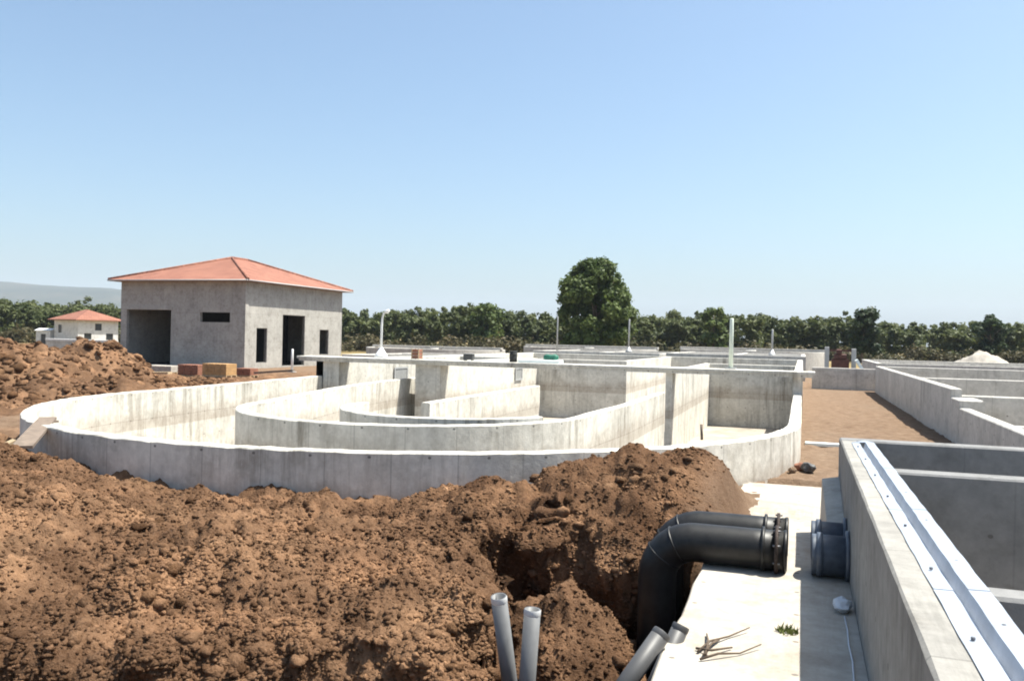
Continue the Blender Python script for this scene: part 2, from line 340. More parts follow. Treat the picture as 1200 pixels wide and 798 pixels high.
# ------------------------------------------------------------------ object helpers
def tag(o, label=None, cat=None, group=None, kind=None):
    if label: o['label'] = label
    if cat: o['category'] = cat
    if group: o['group'] = group
    if kind: o['kind'] = kind
    return o
def empty(name, loc=(0, 0, 0), label=None, cat=None, group=None, rz=0):
    o = bpy.data.objects.new(name, None); col.objects.link(o); o.location = loc; o.rotation_euler.z = rz
    o.empty_display_size = 0.3
    return tag(o, label, cat, group)
class MB:
    def __init__(s): s.v = []; s.f = []; s.uv = []; s.sm = []
    def quad_uv(s, idx, smooth=False, uv=None):
        s.f.append(tuple(idx)); s.sm.append(smooth)
        if uv is None:
            p = [Vector(s.v[i]) for i in idx]
            n = (p[1] - p[0]).cross(p[2] - p[0])
            ax, ay, az = abs(n.x), abs(n.y), abs(n.z)
            if az >= ax and az >= ay: uv = [(q.x, q.y) for q in p]
            elif ax >= ay: uv = [(q.y, q.z) for q in p]
            else: uv = [(q.x, q.z) for q in p]
        s.uv.append(uv)
    def box(s, x0, x1, y0, y1, z0, z1, ch=0.0, mat=None):
        if x0 > x1: x0, x1 = x1, x0
        if y0 > y1: y0, y1 = y1, y0
        b = len(s.v)
        if ch:
            pts = []
            for z, i in ((z0, 0), (z1 - ch, 0), (z1, ch)):
                pts += [(x0 + i, y0 + i, z), (x1 - i, y0 + i, z), (x1 - i, y1 - i, z), (x0 + i, y1 - i, z)]
            rings = 3
        else:
            pts = []
            for z in (z0, z1): pts += [(x0, y0, z), (x1, y0, z), (x1, y1, z), (x0, y1, z)]
            rings = 2
        if mat is not None: pts = [tuple(mat @ Vector(p)) for p in pts]
        s.v += pts
        for r in range(rings - 1):
            for k in range(4):
                s.quad_uv([b + r * 4 + k, b + r * 4 + (k + 1) % 4, b + r * 4 + 4 + (k + 1) % 4, b + r * 4 + 4 + k])
        s.quad_uv([b + 3, b + 2, b + 1, b]); e = b + (rings - 1) * 4; s.quad_uv([e, e + 1, e + 2, e + 3])
        return s
    def tube(s, path, r, n=16, cap=True, hollow=0.0):
        """round bar or pipe along a path; r a number or one radius per point"""
        P = [Vector(p) for p in path]; rs = [r] * len(P) if isinstance(r, (int, float)) else list(r)
        if hollow:      # open end with wall thickness at the last point
            P = P + [P[-1].copy(), P[-1] + (P[-2] - P[-1]).normalized() * min(0.4, (P[-2] - P[-1]).length * .8)]
            rs = rs + [rs[-1] - hollow, rs[-1] - hollow]
        b = len(s.v); up = None; prev = None
        T = []
        m = len(path)
        for i in range(m):
            a = P[max(0, i - 1)]; c = P[min(m - 1, i + 1)]
            T.append((c - a).normalized())
        while len(T) < len(P): T.append(T[m - 1])
        for i, p in enumerate(P):
            t = T[i]
            if up is None: up = t.orthogonal().normalized()
            else:
                up = (up - t * up.dot(t)); up = up.normalized() if up.length > 1e-6 else t.orthogonal().normalized()
            w = t.cross(up)
            for k in range(n):
                a = 2 * math.pi * k / n
                s.v.append(tuple(p + (up * math.cos(a) + w * math.sin(a)) * rs[i]))
        for i in range(len(P) - 1):
            for k in range(n):
                k2 = (k + 1) % n
                s.quad_uv([b + i * n + k, b + i * n + k2, b + (i + 1) * n + k2, b + (i + 1) * n + k], True)
        if cap:
            s.quad_uv([b + n - 1 - k for k in range(n)], False, [(0, 0)] * n)
            e = b + (len(P) - 1) * n
            s.quad_uv([e + k for k in range(n)], False, [(0, 0)] * n)
        return s
    def wall(s, pts, t, z0, z1, ch=0.025, jit=0.0, closed=False, u0=0.0):
        """wall of thickness t along a plan line; z1 number or list"""
        n = len(pts); P = [Vector((p[0], p[1])) for p in pts]
        zz = [z1] * n if isinstance(z1, (int, float)) else list(z1)
        b = len(s.v); arc = [u0]
        for i in range(1, n): arc.append(arc[-1] + (P[i] - P[i - 1]).length)
        for i in range(n):
            d = (P[min(n - 1, i + 1)] - P[max(0, i - 1)]).normalized(); nr = Vector((-d.y, d.x))
            j = (random.random() - .5) * jit; j2 = (random.random() - .5) * jit
            h = t / 2
            for o, z in ((-h, z0), (-h + j2, zz[i] - ch + j), (-h + ch, zz[i] + j), (h - ch, zz[i] + j), (h + j2, zz[i] - ch + j), (h, z0)):
                q = P[i] + nr * o; s.v.append((q.x, q.y, z))
        for i in range(n - 1):
            for k in range(5):
                a = [b + i * 6 + k, b + (i + 1) * 6 + k, b + (i + 1) * 6 + k + 1, b + i * 6 + k + 1]
                hz = [s.v[q][2] for q in a]
                off = 0 if k < 2 else (0.3 if k == 2 else 0.17)
                s.quad_uv(a, False, [(arc[i] + off, hz[0]), (arc[i + 1] + off, hz[1]), (arc[i + 1] + off, hz[2] + (t if k == 2 else 0)), (arc[i] + off, hz[3] + (t if k == 2 else 0))])
        if not closed:
            s.quad_uv([b + k for k in range(6)]); e = b + (n - 1) * 6; s.quad_uv([e + 5 - k for k in range(6)])
        return s
    def panel(s, x0, x1, z0, z1, t, holes, frame):
        """upright wall sheet with real openings; frame maps (along, depth, z) to world"""
        xs = sorted({x0, x1, *[h[0] for h in holes], *[h[1] for h in holes]})
        zs = sorted({z0, z1, *[h[2] for h in holes], *[h[3] for h in holes]})
        def full(i, j):
            if i < 0 or j < 0 or i >= len(xs) - 1 or j >= len(zs) - 1: return False
            cx = (xs[i] + xs[i + 1]) / 2; cz = (zs[j] + zs[j + 1]) / 2
            return not any(h[0] < cx < h[1] and h[2] < cz < h[3] for h in holes)
        def q(*p):
            b = len(s.v); s.v += [tuple(frame(*c)) for c in p]; s.quad_uv([b, b + 1, b + 2, b + 3])
        for i in range(len(xs) - 1):
            for j in range(len(zs) - 1):
                if not full(i, j): continue
                a, c, d, e = xs[i], xs[i + 1], zs[j], zs[j + 1]
                q((a, 0, d), (c, 0, d), (c, 0, e), (a, 0, e)); q((c, t, d), (a, t, d), (a, t, e), (c, t, e))
                if not full(i - 1, j): q((a, t, d), (a, 0, d), (a, 0, e), (a, t, e))
                if not full(i + 1, j): q((c, 0, d), (c, t, d), (c, t, e), (c, 0, e))
                if not full(i, j - 1): q((a, t, d), (c, t, d), (c, 0, d), (a, 0, d))
                if not full(i, j + 1): q((a, 0, e), (c, 0, e), (c, t, e), (a, t, e))
        return s
    def build(s, name, mat, parent=None):
        me = bpy.data.meshes.new(name); me.from_pydata([tuple(v) for v in s.v], [], s.f)
        ul = me.uv_layers.new(name='UVMap')
        flat = [c for uv in s.uv for p in uv for c in p]
        ul.data.foreach_set('uv', flat)
        me.polygons.foreach_set('use_smooth', s.sm)
        me.materials.append(mat); me.update()
        o = bpy.data.objects.new(name, me); col.objects.link(o)
        if parent is not None: o.parent = parent
        return o
def mesh_np(name, V, Fq, mat, parent=None, smooth=False):
    """V (n,3), Fq (m,k)"""
    me = bpy.data.meshes.new(name); k = Fq.shape[1]
    me.vertices.add(len(V)); me.vertices.foreach_set('co', V.astype(np.float32).ravel())
    me.loops.add(Fq.size); me.loops.foreach_set('vertex_index', Fq.astype(np.int32).ravel())
    me.polygons.add(len(Fq)); me.polygons.foreach_set('loop_start', (np.arange(len(Fq)) * k).astype(np.int32))
    me.polygons.foreach_set('use_smooth', np.full(len(Fq), smooth))
    me.update(calc_edges=True); me.validate()
    me.materials.append(mat)
    o = bpy.data.objects.new(name, me); col.objects.link(o)
    if parent is not None: o.parent = parent
    return o
def copy_tree(o, parent=None):
    c = o.copy(); col.objects.link(c); c.parent = parent
    for ch in [k for k in bpy.data.objects if k.parent == o]: copy_tree(ch, c)
    return c

# ------------------------------------------------------------------ ground
def build_ground():
    rad = [0.0, 1.5, 2.5, 3.5, 4.3]
    r = 5.0
    while r < 9000:
        rad.append(r)
        r *= 1.0042 if r < 21 else 1.0062 if r < 58 else 1.012 if r < 70 else 1.025 if r < 300 else 1.09
    rad = np.array(rad[1:])
    ca = 90 + YAW
    ang = np.concatenate([np.arange(ca - 180, ca - 37, 2.5), np.arange(ca - 37, ca + 37, 0.1), np.arange(ca + 37, ca + 180, 2.5)])
    A, Rr = np.meshgrid(np.radians(ang), rad)
    x = Rr * np.cos(A); y = Rr * np.sin(A)
    z = H(x, y)
    nr, na = x.shape
    ux, uy = undercut(x, y, z)
    V = np.stack([x + ux, y + uy, z], -1).reshape(-1, 3)
    i = np.arange(nr - 1)[:, None]; j = np.arange(na)[None, :]; j2 = (j + 1) % na
    Fq = np.stack([np.broadcast_to(i * na + j, (nr - 1, na)), np.broadcast_to(i * na + j2, (nr - 1, na)),
                   np.broadcast_to((i + 1) * na + j2, (nr - 1, na)), np.broadcast_to((i + 1) * na + j, (nr - 1, na))], -1).reshape(-1, 4)[:, ::-1]
    # the big tank and the front basin are dug in: no ground inside their walls
    dt = d_tank(V[:, 0], V[:, 1]); inside = (dt < -0.08) & (V[:, 1] < 77)
    inside |= (V[:, 0] > 0.85) & (V[:, 0] < 13.8) & (V[:, 1] < 15.2) & (V[:, 1] > 2.2)
    keep = ~(inside[Fq].any(1))
    Fq = Fq[keep]
    used = np.zeros(len(V), bool); used[Fq.ravel()] = True
    mp = np.cumsum(used) - 1
    V = V[used]; Fq = mp[Fq]
    # middle cap
    global GROUND
    GROUND = (V, Fq)
    o = mesh_np('ground', V, Fq, M['soil'], smooth=True)
    me = o.data
    s = soil_mask(V[:, 0], V[:, 1])
    a = me.attributes.new('soil', 'FLOAT', 'POINT'); a.data.foreach_set('value', s.astype(np.float32))
    d = np.hypot(V[:, 0], V[:, 1]); g = sm(85, 130, d + 15 * perlin(V[:, 0] * .03, V[:, 1] * .03, 2))
    a = me.attributes.new('grass', 'FLOAT', 'POINT'); a.data.foreach_set('value', g.astype(np.float32))
    w = np.clip(heap(V[:, 0], V[:, 1], -2.6, 14.9, 3.4, 3.0, 2.0, 0.4) + heap(V[:, 0], V[:, 1], -5.0, 13.8, 2.8, 1.8, 1.3, .2) + 0.6 * sm(-13, -17, V[:, 0]) * sm(17, 14, V[:, 1]), 0, 1)
    a = me.attributes.new('wet', 'FLOAT', 'POINT'); a.data.foreach_set('value', w.astype(np.float32))
    tag(o, kind='structure')
build_ground()

def ico():
    t = (1 + 5 ** .5) / 2
    v = np.array([(-1, t, 0), (1, t, 0), (-1, -t, 0), (1, -t, 0), (0, -1, t), (0, 1, t), (0, -1, -t), (0, 1, -t), (t, 0, -1), (t, 0, 1), (-t, 0, -1), (-t, 0, 1)], float)
    f = np.array([(0, 11, 5), (0, 5, 1), (0, 1, 7), (0, 7, 10), (0, 10, 11), (1, 5, 9), (5, 11, 4), (11, 10, 2), (10, 7, 6), (7, 1, 8), (3, 9, 4), (3, 4, 2), (3, 2, 6), (3, 6, 8), (3, 8, 9), (4, 9, 5), (2, 4, 11), (6, 2, 10), (8, 6, 7), (9, 8, 1)])
    return v / np.linalg.norm(v[0]), f
def build_clods(name, label, n, left=False, big=False):
    V, Fq = GROUND
    P = V[Fq]; c = P.mean(1); x, y = c[:, 0], c[:, 1]
    Xc, Zc = w2cam(x, y)
    ar = np.linalg.norm(np.cross(P[:, 2] - P[:, 0], P[:, 3] - P[:, 1]), axis=1) / 2
    w = ar * soil_mask(x, y) * (0.25 + 0.75 * sm(-0.25, 0.3, perlin(x * .7, y * .7, 77)))
    if left: w = w * (Zc > 34) * (Zc < 58) * (Xc < -18.5) * (Xc > -36)
    else: w = w * (Zc > 6.6) * (Zc < 23) * (np.abs(Xc / Zc) < .68) * (x < -0.8) * (d_tank(x, y) > .3) / np.maximum(Zc, 6) ** 1.6
    k = rng.choice(len(w), n, p=w / w.sum()); a = rng.random((n, 1)); b = rng.random((n, 1)); q = P[k]
    p = (q[:, 0] * (1 - a) + q[:, 1] * a) * (1 - b) + (q[:, 3] * (1 - a) + q[:, 2] * a) * b
    if left: s = 0.04 + .07 * rng.random(n) + .22 * rng.random(n) ** 9
    elif big: s = 0.03 + 0.075 * rng.random(n) ** 3
    else: s = 0.010 + 0.026 * rng.random(n) ** 2
    v0, f0 = ico()
    if big or left:                  # one subdivision: rounder, knobbly clods
        Vs = [tuple(t) for t in v0]; Fn = []; cache = {}
        def mid(i, j):
            kk = (min(i, j), max(i, j))
            if kk not in cache:
                m = (np.array(Vs[i]) + np.array(Vs[j])) / 2; Vs.append(tuple(m / np.linalg.norm(m))); cache[kk] = len(Vs) - 1
            return cache[kk]
        for i, j, l in f0:
            e, f, g = mid(i, j), mid(j, l), mid(l, i); Fn += [(i, e, g), (j, f, e), (l, g, f), (e, f, g)]
        v0 = np.array(Vs); f0 = np.array(Fn)
    m = len(v0)
    W = v0[None] * (1 + rng.uniform(-.3, .3, (n, m, 1)))
    W = W * (s[:, None, None] * np.stack([rng.uniform(.8, 1.7, n), rng.uniform(.6, 1.2, n), rng.uniform(.55, 1.0, n)], -1)[:, None, :])
    t = rng.uniform(0, 6.28, n); co_, sn = np.cos(t)[:, None], np.sin(t)[:, None]
    W = np.stack([W[..., 0] * co_ - W[..., 1] * sn, W[..., 0] * sn + W[..., 1] * co_, W[..., 2]], -1) + p[:, None, :]
    W[..., 2] += (s * (.15 if left else -.1))[:, None]
    o = mesh_np(name, W.reshape(-1, 3), (f0[None] + (np.arange(n) * m)[:, None, None]).reshape(-1, 3), M['clod'], smooth=True)
    tag(o, label, 'soil clods', kind='stuff')
build_clods('soil_crumbs', 'small brown crumbs and pebbles strewn over the dug earth', 75000)
build_clods('soil_clods', 'larger loose brown clods lying on the dug earth', 1300, big=True)
build_clods('rubble', 'broken clods and stones covering the rubble heaps at left', 4000, left=True)

# ------------------------------------------------------------------ the big round-ended tank
def arc(cx, cy, r, a0, a1, n): return [(cx + r * math.cos(R(a0 + (a1 - a0) * k / n)), cy + r * math.sin(R(a0 + (a1 - a0) * k / n))) for k in range(n + 1)]
def line(a, b, step=1.0):
    n = max(1, int(math.hypot(b[0] - a[0], b[1] - a[1]) / step))
    return [(a[0] + (b[0] - a[0]) * k / n, a[1] + (b[1] - a[1]) * k / n) for k in range(n + 1)]
ZF = -2.1          # tank floor
LOW, TALL = 1.0, 1.86
WY = 39.3          # walkway line
XY = 56.0          # cross wall line
tank = empty('concrete_tank', (CV, CU, 0), 'large round-ended concrete tank with curved inner walls, behind the brown earth bank', 'tank')
def T(mb, name, mat=None):
    o = mb.build(name, mat or M['tank'], tank); o.location = (-CV, -CU, 0); return o
ro = RO - 0.16
# outer wall: left straight, round end, right straight
pts = line((CV - ro - 1.6, WY), (CV - ro - .03, CU + 0.35), .5) + arc(CV, CU, ro, 180, 360, 150) + line((CV + ro, CU + 0.4), (CV + ro, WY - 0.02), .5)
T(MB().wall(pts, 0.34, ZF - .2, LOW, jit=0.02), 'outer_wall')
b = MB(); b.wall(line((CV + ro, WY), (CV + ro, 76.8), 1), 0.42, ZF - .2, TALL + .003); b.wall(line((CV - ro - 1.6, WY), (CV - ro - 1.6, 76.8), 1), 0.42, ZF - .2, TALL + .003)
b.wall(line((CV - ro - 1.39, 76.6), (CV + ro - .21, 76.6), 1), 0.4, ZF - .2, TALL)
T(b, 'rear_wall')
# middle ring
r2 = 5.2; MV, MU = -11.2, 24.0
def smooth_path(P, n=6):
    out = []
    for k in range(len(P) - 1):
        p0, p1, p2, p3 = P[max(0, k - 1)], P[k], P[k + 1], P[min(len(P) - 1, k + 2)]
        for q in range(n):
            t = q / n
            out.append(tuple(.5 * (2 * b_ + (c_ - a_) * t + (2 * a_ - 5 * b_ + 4 * c_ - d_) * t * t + (3 * b_ - a_ - 3 * c_ + d_) * t ** 3) for a_, b_, c_, d_ in zip(p0, p1, p2, p3)))
    return out + [P[-1]]
pts = smooth_path([(-19.6, XY - .3), (-19.5, 46), (-19.2, 38), (-18.5, 32.5), (-17.4, 27.5)], 5) + arc(MV, MU, r2, 186, 356, 80) + [(-6.0, 25.2), (-5.88, 27), (-5.78, 29), (-5.75, 31), (-5.75, 33), (-5.75, 35), (-5.75, 37.2)]
T(MB().wall(pts, 0.3, ZF - .2, LOW - .006, jit=0.01), 'middle_wall')
T(MB().wall(line((-5.75, WY), (-5.75, XY - .02), .8), 0.3, ZF - .2, TALL - .005), 'gate_wall')
# small curved guide wall
pts = arc(-10.2, 24.6, 3.4, 172, 338, 50)
T(MB().wall(pts, 0.25, ZF - .2, LOW - .012, jit=0.01), 'guide_wall')
# divider
T(MB().wall(line((-11.85, 26.0), (-11.85, 38.6), .7), 0.32, ZF - .2, LOW - .016, jit=.006), 'divider_wall')
# hollow piers under the walkway and the channel walls behind them
def channel(xa, xb, name):
    bb = MB(); bb.box(xa, xb, WY, WY + .3, ZF - .2, TALL - .012, .02)
    bb.box(xb - .3, xb - .002, WY + .3, XY, ZF - .2, TALL - .008, .02)
    bb.box(xa + .002, xa + .3, WY + .3, XY, ZF - .2, TALL - .01, .02)
    return T(bb, name)
channel(-24.25, -22.9, 'pier_wall'); channel(-18.5, -17.15, 'pier_wall')
# cross wall with gaps
b = MB()
b.box(-22.9, -18.5, XY, XY + .5, ZF - .2, TALL - .02, .02); b.box(-17.15, -11.0, XY, XY + .5, ZF - .2, TALL - .022, .02); b.box(-5.9, -.36, XY, XY + .5, ZF - .2, TALL - .024, .02)
b.box(-11.3, -11.003, XY + .5, 76.4, ZF - .2, TALL - .014, .02)
T(b, 'cross_wall')
b = MB(); yy = [CU - ro + .05]
fl = arc(CV, CU, ro - .05, 180, 360, 60)
k = len(b.v); b.v += [(p[0], p[1], ZF) for p in fl] + [(CV + ro - .05, 76.5, ZF), (CV - ro - 1.5, 76.5, ZF), (CV - ro - 1.5, WY, ZF)]
b.quad_uv(list(range(k, len(b.v))), False, [(v[0], v[1]) for v in b.v]); T(b, 'floor', M['floor_dirt'])
def plate(x, px, py, w, h):      # sluice plate on a lengthwise wall face at world x
    t = (px - 600) / F; Z = x / (t * C_ - S_); y = Z * (C_ + t * S_); z = CAMZ - (py - hy(px)) * Z / F
    bb = MB(); bb.box(x + .003, x + .05, y - w / 2, y + w / 2, z - h / 2, z + h / 2, .01)
    o = T(bb, 'sluice_plate', M['steel'])
    rim = MB()
    rim.panel(y - w / 2 - .06, y + w / 2 + .06, z - h / 2 - .06, z + h / 2 + .06, .03, [(y - w / 2 + .05, y + w / 2 - .05, z - h / 2 + .05, z + h / 2 - .05)], lambda a, d, zz: (x + .08 - d, a, zz))
    rim.build('plate_frame', M['pole_grey'], o)
plate(-22.9, 470, 438, 1.7, .72); plate(-17.15, 608, 438, 1.3, .72)

# walkway
walk = empty('walkway', (CV, WY, 0), 'long flat concrete footbridge crossing the round-ended tank', 'walkway')
def W(mb, name, mat): o = mb.build(name, mat, walk); o.location = (-CV, -WY, 0); return o
W(MB().box(-25.3, .55, WY - .25, WY + 1.15, TALL + .03, TALL + .15, .015), 'deck', M['tank'])
b = MB()
for yb in (WY - .2, WY + .85): b.box(-25.2, .45, yb, yb + .22, TALL - .10, TALL + .028)
W(b, 'beam', M['tank'])

# wooden stake by the inner rim of the tank's right bend
def bar(name, p0, p1, r, mat, label, cat, group=None, n=10, hollow=0):
    o = MB().tube([p0, p1], r, n, hollow=hollow).build(name, mat); c = Vector(p0)
    for v in o.data.vertices: v.co -= c
    o.location = c
    return tag(o, label, cat, group)
bar('stake', (-2.1, 19.6, 1.0), (-2.12, 19.62, 1.35), .03, M['old_wood'], 'short wooden stake standing on the curved tank rim beside the dark heap', 'stake')

# lamp posts and poles
def lamp(name, px, pybase, pytop, Z=None, y=None, zb=None, r=.05, mat='pole_white', arm=0.0, base=.0, label='', cat='lamp post', group=None):
    if y is not None: x, yy_, zt = on_y(px, pytop, y)
    else: x, yy_, zt = on_d(px, pytop, Z)
    e = empty(name, (x, yy_, zb), label, cat, group); h = zt - zb
    if arm:
        p = [(0, 0, 0), (0, 0, h * .72), (arm * .12, 0, h * .86), (arm * .45, 0, h * .97), (arm, 0, h)]
        MB().tube(p, [r, r * .85, r * .75, r * .7, r * .65], 10).build('pole', M[mat], e)
        lh = MB().tube([(arm * .8, 0, h - .01), (arm * 1.1, 0, h + .03), (arm * 1.9, 0, h + .06), (arm * 2.1, 0, h + .03)], [.05, .09, .10, .04], 10)
        lh.build('lamp_head', M[mat], e)
    else:
        MB().tube([(0, 0, 0), (0, 0, h - .04), (0, 0, h)], [r, r * .85, r * .6], 10).build('pole', M[mat], e)
    if base: MB().tube([(0, 0, 0), (0, 0, base * .35), (0, 0, base)], [base * .75, base * .55, r * 1.05], 4).build('base', M[mat], e)
    else: MB().box(-r * 2.4, r * 2.4, -r * 2.4, r * 2.4, 0, .06).build('base_plate', M['pole_grey'], e)
    return e
D = TALL + .15
lamp('lamp_post', 447, 416, 366, y=WY + .6, zb=D, r=.07, arm=.2, base=.55, label='white lamp post with bent arm and pyramid foot on the footbridge')
lamp('post', 857, 440, 373, y=WY + .6, zb=D, r=.10, mat='pole_green', label='thick pale green post standing on right part of footbridge', cat='post')
lamp('post', 653, 400, 371, Z=84, zb=1.9, r=.08, mat='pole_grey', label='thin grey post left of the big round tree trunk', cat='post')
lamp('post', 737, 404, 374, Z=84, zb=2.0, r=.09, mat='pole_grey', base=.6, label='thin grey post at right edge of the big round tree', cat='post')
lamp('post', 905, 410, 386, Z=78, zb=2.0, r=.10, mat='pole_grey', base=.7, label='grey post with broad foot on the far tank, right of the pale green post', cat='post')

# things left on the footbridge
def standing(name, px, w, d, h, dy, mat, label, cat, ch=.02):
    x, y, z = on_y(px, 420, WY + dy)
    e = MB().box(-w / 2, w / 2, -d / 2, d / 2, 0, h, ch).build(name, mat); e.location = (x, y, D + .002)
    return tag(e, label, cat)
c = empty('wooden_crate', on_y(489, 420, WY + .6)[:2] + (D + .002,), 'small brown wooden crate on the footbridge right of the white lamp', 'crate')
b = MB()
for k in range(3): b.box(-.2, .2, -.2, .2, .02 + k * .17, .16 + k * .17)
b.build('slats', M['brick'], c)
for sx in (-.19, .19):
    for sy in (-.215, .215): MB().box(sx - .025, sx + .025, sy - .015, sy + .015, 0, .53).build('corner_post', M['wood'], c)
c = empty('control_box', on_y(550, 420, WY + .6)[:2] + (D + .002,), 'low dark metal box on the footbridge left of the black drum', 'box')
MB().box(-.25, .25, -.15, .15, .05, .33, .02).build('body', M['dark'], c); MB().box(-.28, .28, -.18, .18, .332, .36, .01).build('lid', M['steel'], c)
for sx in (-.19, .19): MB().box(sx - .03, sx + .03, -.13, .13, 0, .048).build('foot', M['steel'], c)
c = empty('drum', on_y(602, 420, WY + .6)[:2] + (D + .002,), 'black drum standing on the footbridge beside the green bundle', 'drum')
MB().tube([(0, 0, 0), (0, 0, .02), (0, 0, .17), (0, 0, .185), (0, 0, .2), (0, 0, .36), (0, 0, .375), (0, 0, .39), (0, 0, .52)], [.18, .19, .19, .2, .19, .19, .2, .19, .19], 18).build('body', M['black_rub'], c)
MB().tube([(0, 0, .515), (0, 0, .545)], .2, 18).build('lid', M['dark'], c)
o = standing('foam_sheet', 634, 2.1, .7, .16, .6, M['foam'], 'pale flat foam sheet lying on the footbridge under the green bundle', 'sheet')
xg, yg, _ = on_y(646, 420, WY + .6)
b = MB(); pr = [(-.36, .16), (-.2, .26), (0, .2), (.2, .28), (.36, .13)]
b.tube([(p[0], .02 * i, .12) for i, p in enumerate(pr)], [p[1] * .6 for p in pr], 10)
o = b.build('tarpaulin_bundle', M['green_sheet']); o.location = (xg, yg, D + .165); tag(o, 'dark green tarpaulin bundle on the pale foam sheet on footbridge', 'tarpaulin')

# ------------------------------------------------------------------ far tanks behind the footbridge
def rect_tank(name, x0, x1, y0, y1, z, label, cross=(), longw=(), t=.4, mat='far', zb=-.3):
    e = empty(name, ((x0 + x1) / 2, (y0 + y1) / 2, 0), label, 'tank')
    def E(mb, nm, m=None):
        o = mb.build(nm, m or M[mat], e); o.location = (-(x0 + x1) / 2, -(y0 + y1) / 2, 0)
    b = MB(); b.box(x0, x1, y0, y0 + t, zb, z, .03); E(b, 'front_wall')
    b = MB(); b.box(x0, x1, y1 - t, y1, zb, z - .004, .03); E(b, 'back_wall')
    b = MB(); b.box(x0 + .002, x0 + t, y0 + t, y1 - t, zb, z - .008, .03); E(b, 'side_wall')
    b = MB(); b.box(x1 - t, x1 - .002, y0 + t, y1 - t, zb, z - .008, .03); E(b, 'side_wall')
    for c in cross: E(MB().box(x0 + t, x1 - t, c, c + t * .8, zb, z - .012, .03), 'cross_wall')
    for c in longw: E(MB().box(c, c + t * .8, y0 + t, y1 - t, zb, z - .016, .03), 'partition_wall')
    E(MB().box(x0 + t, x1 - t, y0 + t, y1 - t, .16, .2), 'floor', M['floor_dirt'])
    return e
def round_tank(name, cx, cy, r, z, label, t=.35, mat='far'):
    e = empty(name, (cx, cy, 0), label, 'tank')
    MB().wall(arc(0, 0, r, 0, 360, 64), t, -.3, z).build('ring_wall', M[mat], e)
    MB().tube([(0, 0, .16), (0, 0, .19)], r - t / 2 - .01, 48).build('floor', M['floor_dirt'], e)
    MB().tube([(0, 0, .19), (0, 0, z + .1)], .8, 24).build('centre_column', M[mat], e)
    MB().box(-r - .25, r + .25, -.45, .45, z + .006, z + .28, .02).build('bridge', M[mat], e)
    return e
rect_tank('settling_tank', -38.2, -26.2, 66, 82, 1.45, 'wide low concrete tank between the tile-roofed building and footbridge', cross=(72, 77), longw=(-32,))
rect_tank('settling_tank', -24.6, -12.4, 78.5, 96, 2.05, 'grey walled concrete tank behind the middle of the footbridge', cross=(86,), longw=(-18.5,))
rect_tank('settling_tank', -11.8, .3, 78.5, 98, 2.15, 'pale concrete tank with bright corner behind the right part of footbridge', cross=(84, 91), longw=(-6,))
round_tank('clarifier_tank', -26, 108, 8.5, 2.15, 'far circular concrete tank with bridge, left of the big round tree')
round_tank('clarifier_tank', -6, 110, 8.5, 2.3, 'far circular concrete tank with bridge, in front of right wood')
round_tank('clarifier_tank', -46, 104, 9.0, 1.6, 'far circular concrete tank with bridge, just right of the tile-roofed building')
# rubble and materials stacked by the far tanks
c = empty('pump_frame', on_y(985, 420, 69)[:2] + (0,), 'dark red iron frame between two pale posts behind far cross wall', 'machine')
b = MB(); b.box(-.62, .62, -.3, .3, .3, 2.2, .1); b.box(-.45, .45, -.35, .25, 2.2, 2.55, .08); b.box(-.3, .1, -.4, .2, 2.55, 2.9, .06); b.build('body', M['red_iron'], c)
for sx, zt in ((-.95, 3.05), (.95, 2.95)): MB().box(sx - .16, sx + .16, -.16, .16, 0, zt, .02).build('post', M['pole_grey'], c)
MB().box(-.78, .78, -.1, .1, 2.72, 2.86).build('cross_beam', M['red_iron'], c)
x, y, z = on_y(1016, 430, 68)
m_ = Matrix.Translation((x, y, 1.0)) @ Matrix.Rotation(R(-32), 4, 'Y')
o = MB().box(-.1, .1, -.5, .5, -.9, 1.35, 0, None).build('board', M['foam']); o.matrix_world = m_
tag(o, 'pale board leaning behind the far cross wall, right of red frame', 'board')

# far cross wall at the end of the dirt strip, right-hand tanks
x0 = on_z(962, 457, 0)[0]
o = MB().box(.7, 5.3, 66, 66.4, -.3, 1.55, .03).build('concrete_wall', M['far']); tag(o, 'grey concrete cross wall closing the far end of dirt strip', 'wall')
rt = empty('stepped_tank', (10, 40, 0), 'long concrete tank with stepped side wall right of the dirt strip', 'tank')
def RT(mb, nm, m=None): o = mb.build(nm, m or M['far'], rt); o.location = (-10, -40, 0)
b = MB(); b.box(4.85, 5.2, 32.6, 64.5, -.3, 1.8, .03); b.box(4.86, 5.19, 18.2, 30.9, -.3, 1.25, .03); b.box(4.855, 5.6, 30.9, 32.6, -.3, 1.5, .03); RT(b, 'side_wall')
b = MB(); b.box(5.2, 30, 64.1, 64.5, -.3, 1.79, .03); RT(b, 'back_wall')
for yc, z, xa in ((33.0, 1.55, 5.2), (25, 1.2, 5.19), (45.5, 1.72, 5.2)): RT(MB().box(xa, 30, yc, yc + .4, -.3, z, .03), 'cross_wall')
b = MB(); b.box(5.19, 30, 18.2, 18.55, -.3, 1.245, .03); RT(b, 'front_wall')
b = MB(); b.box(17.5, 17.9, 33.4, 64.1, -.3, 1.74, .03); RT(b, 'partition_wall')
b = MB(); b.box(5.2, 30, 18.6, 64, .05, .1); RT(b, 'floor', M['floor_dirt'])
rect_tank('settling_tank', 5.4, 22, 70, 88, 1.9, 'far low concrete tank beyond the stepped tank, left of sand pile', cross=(78,))

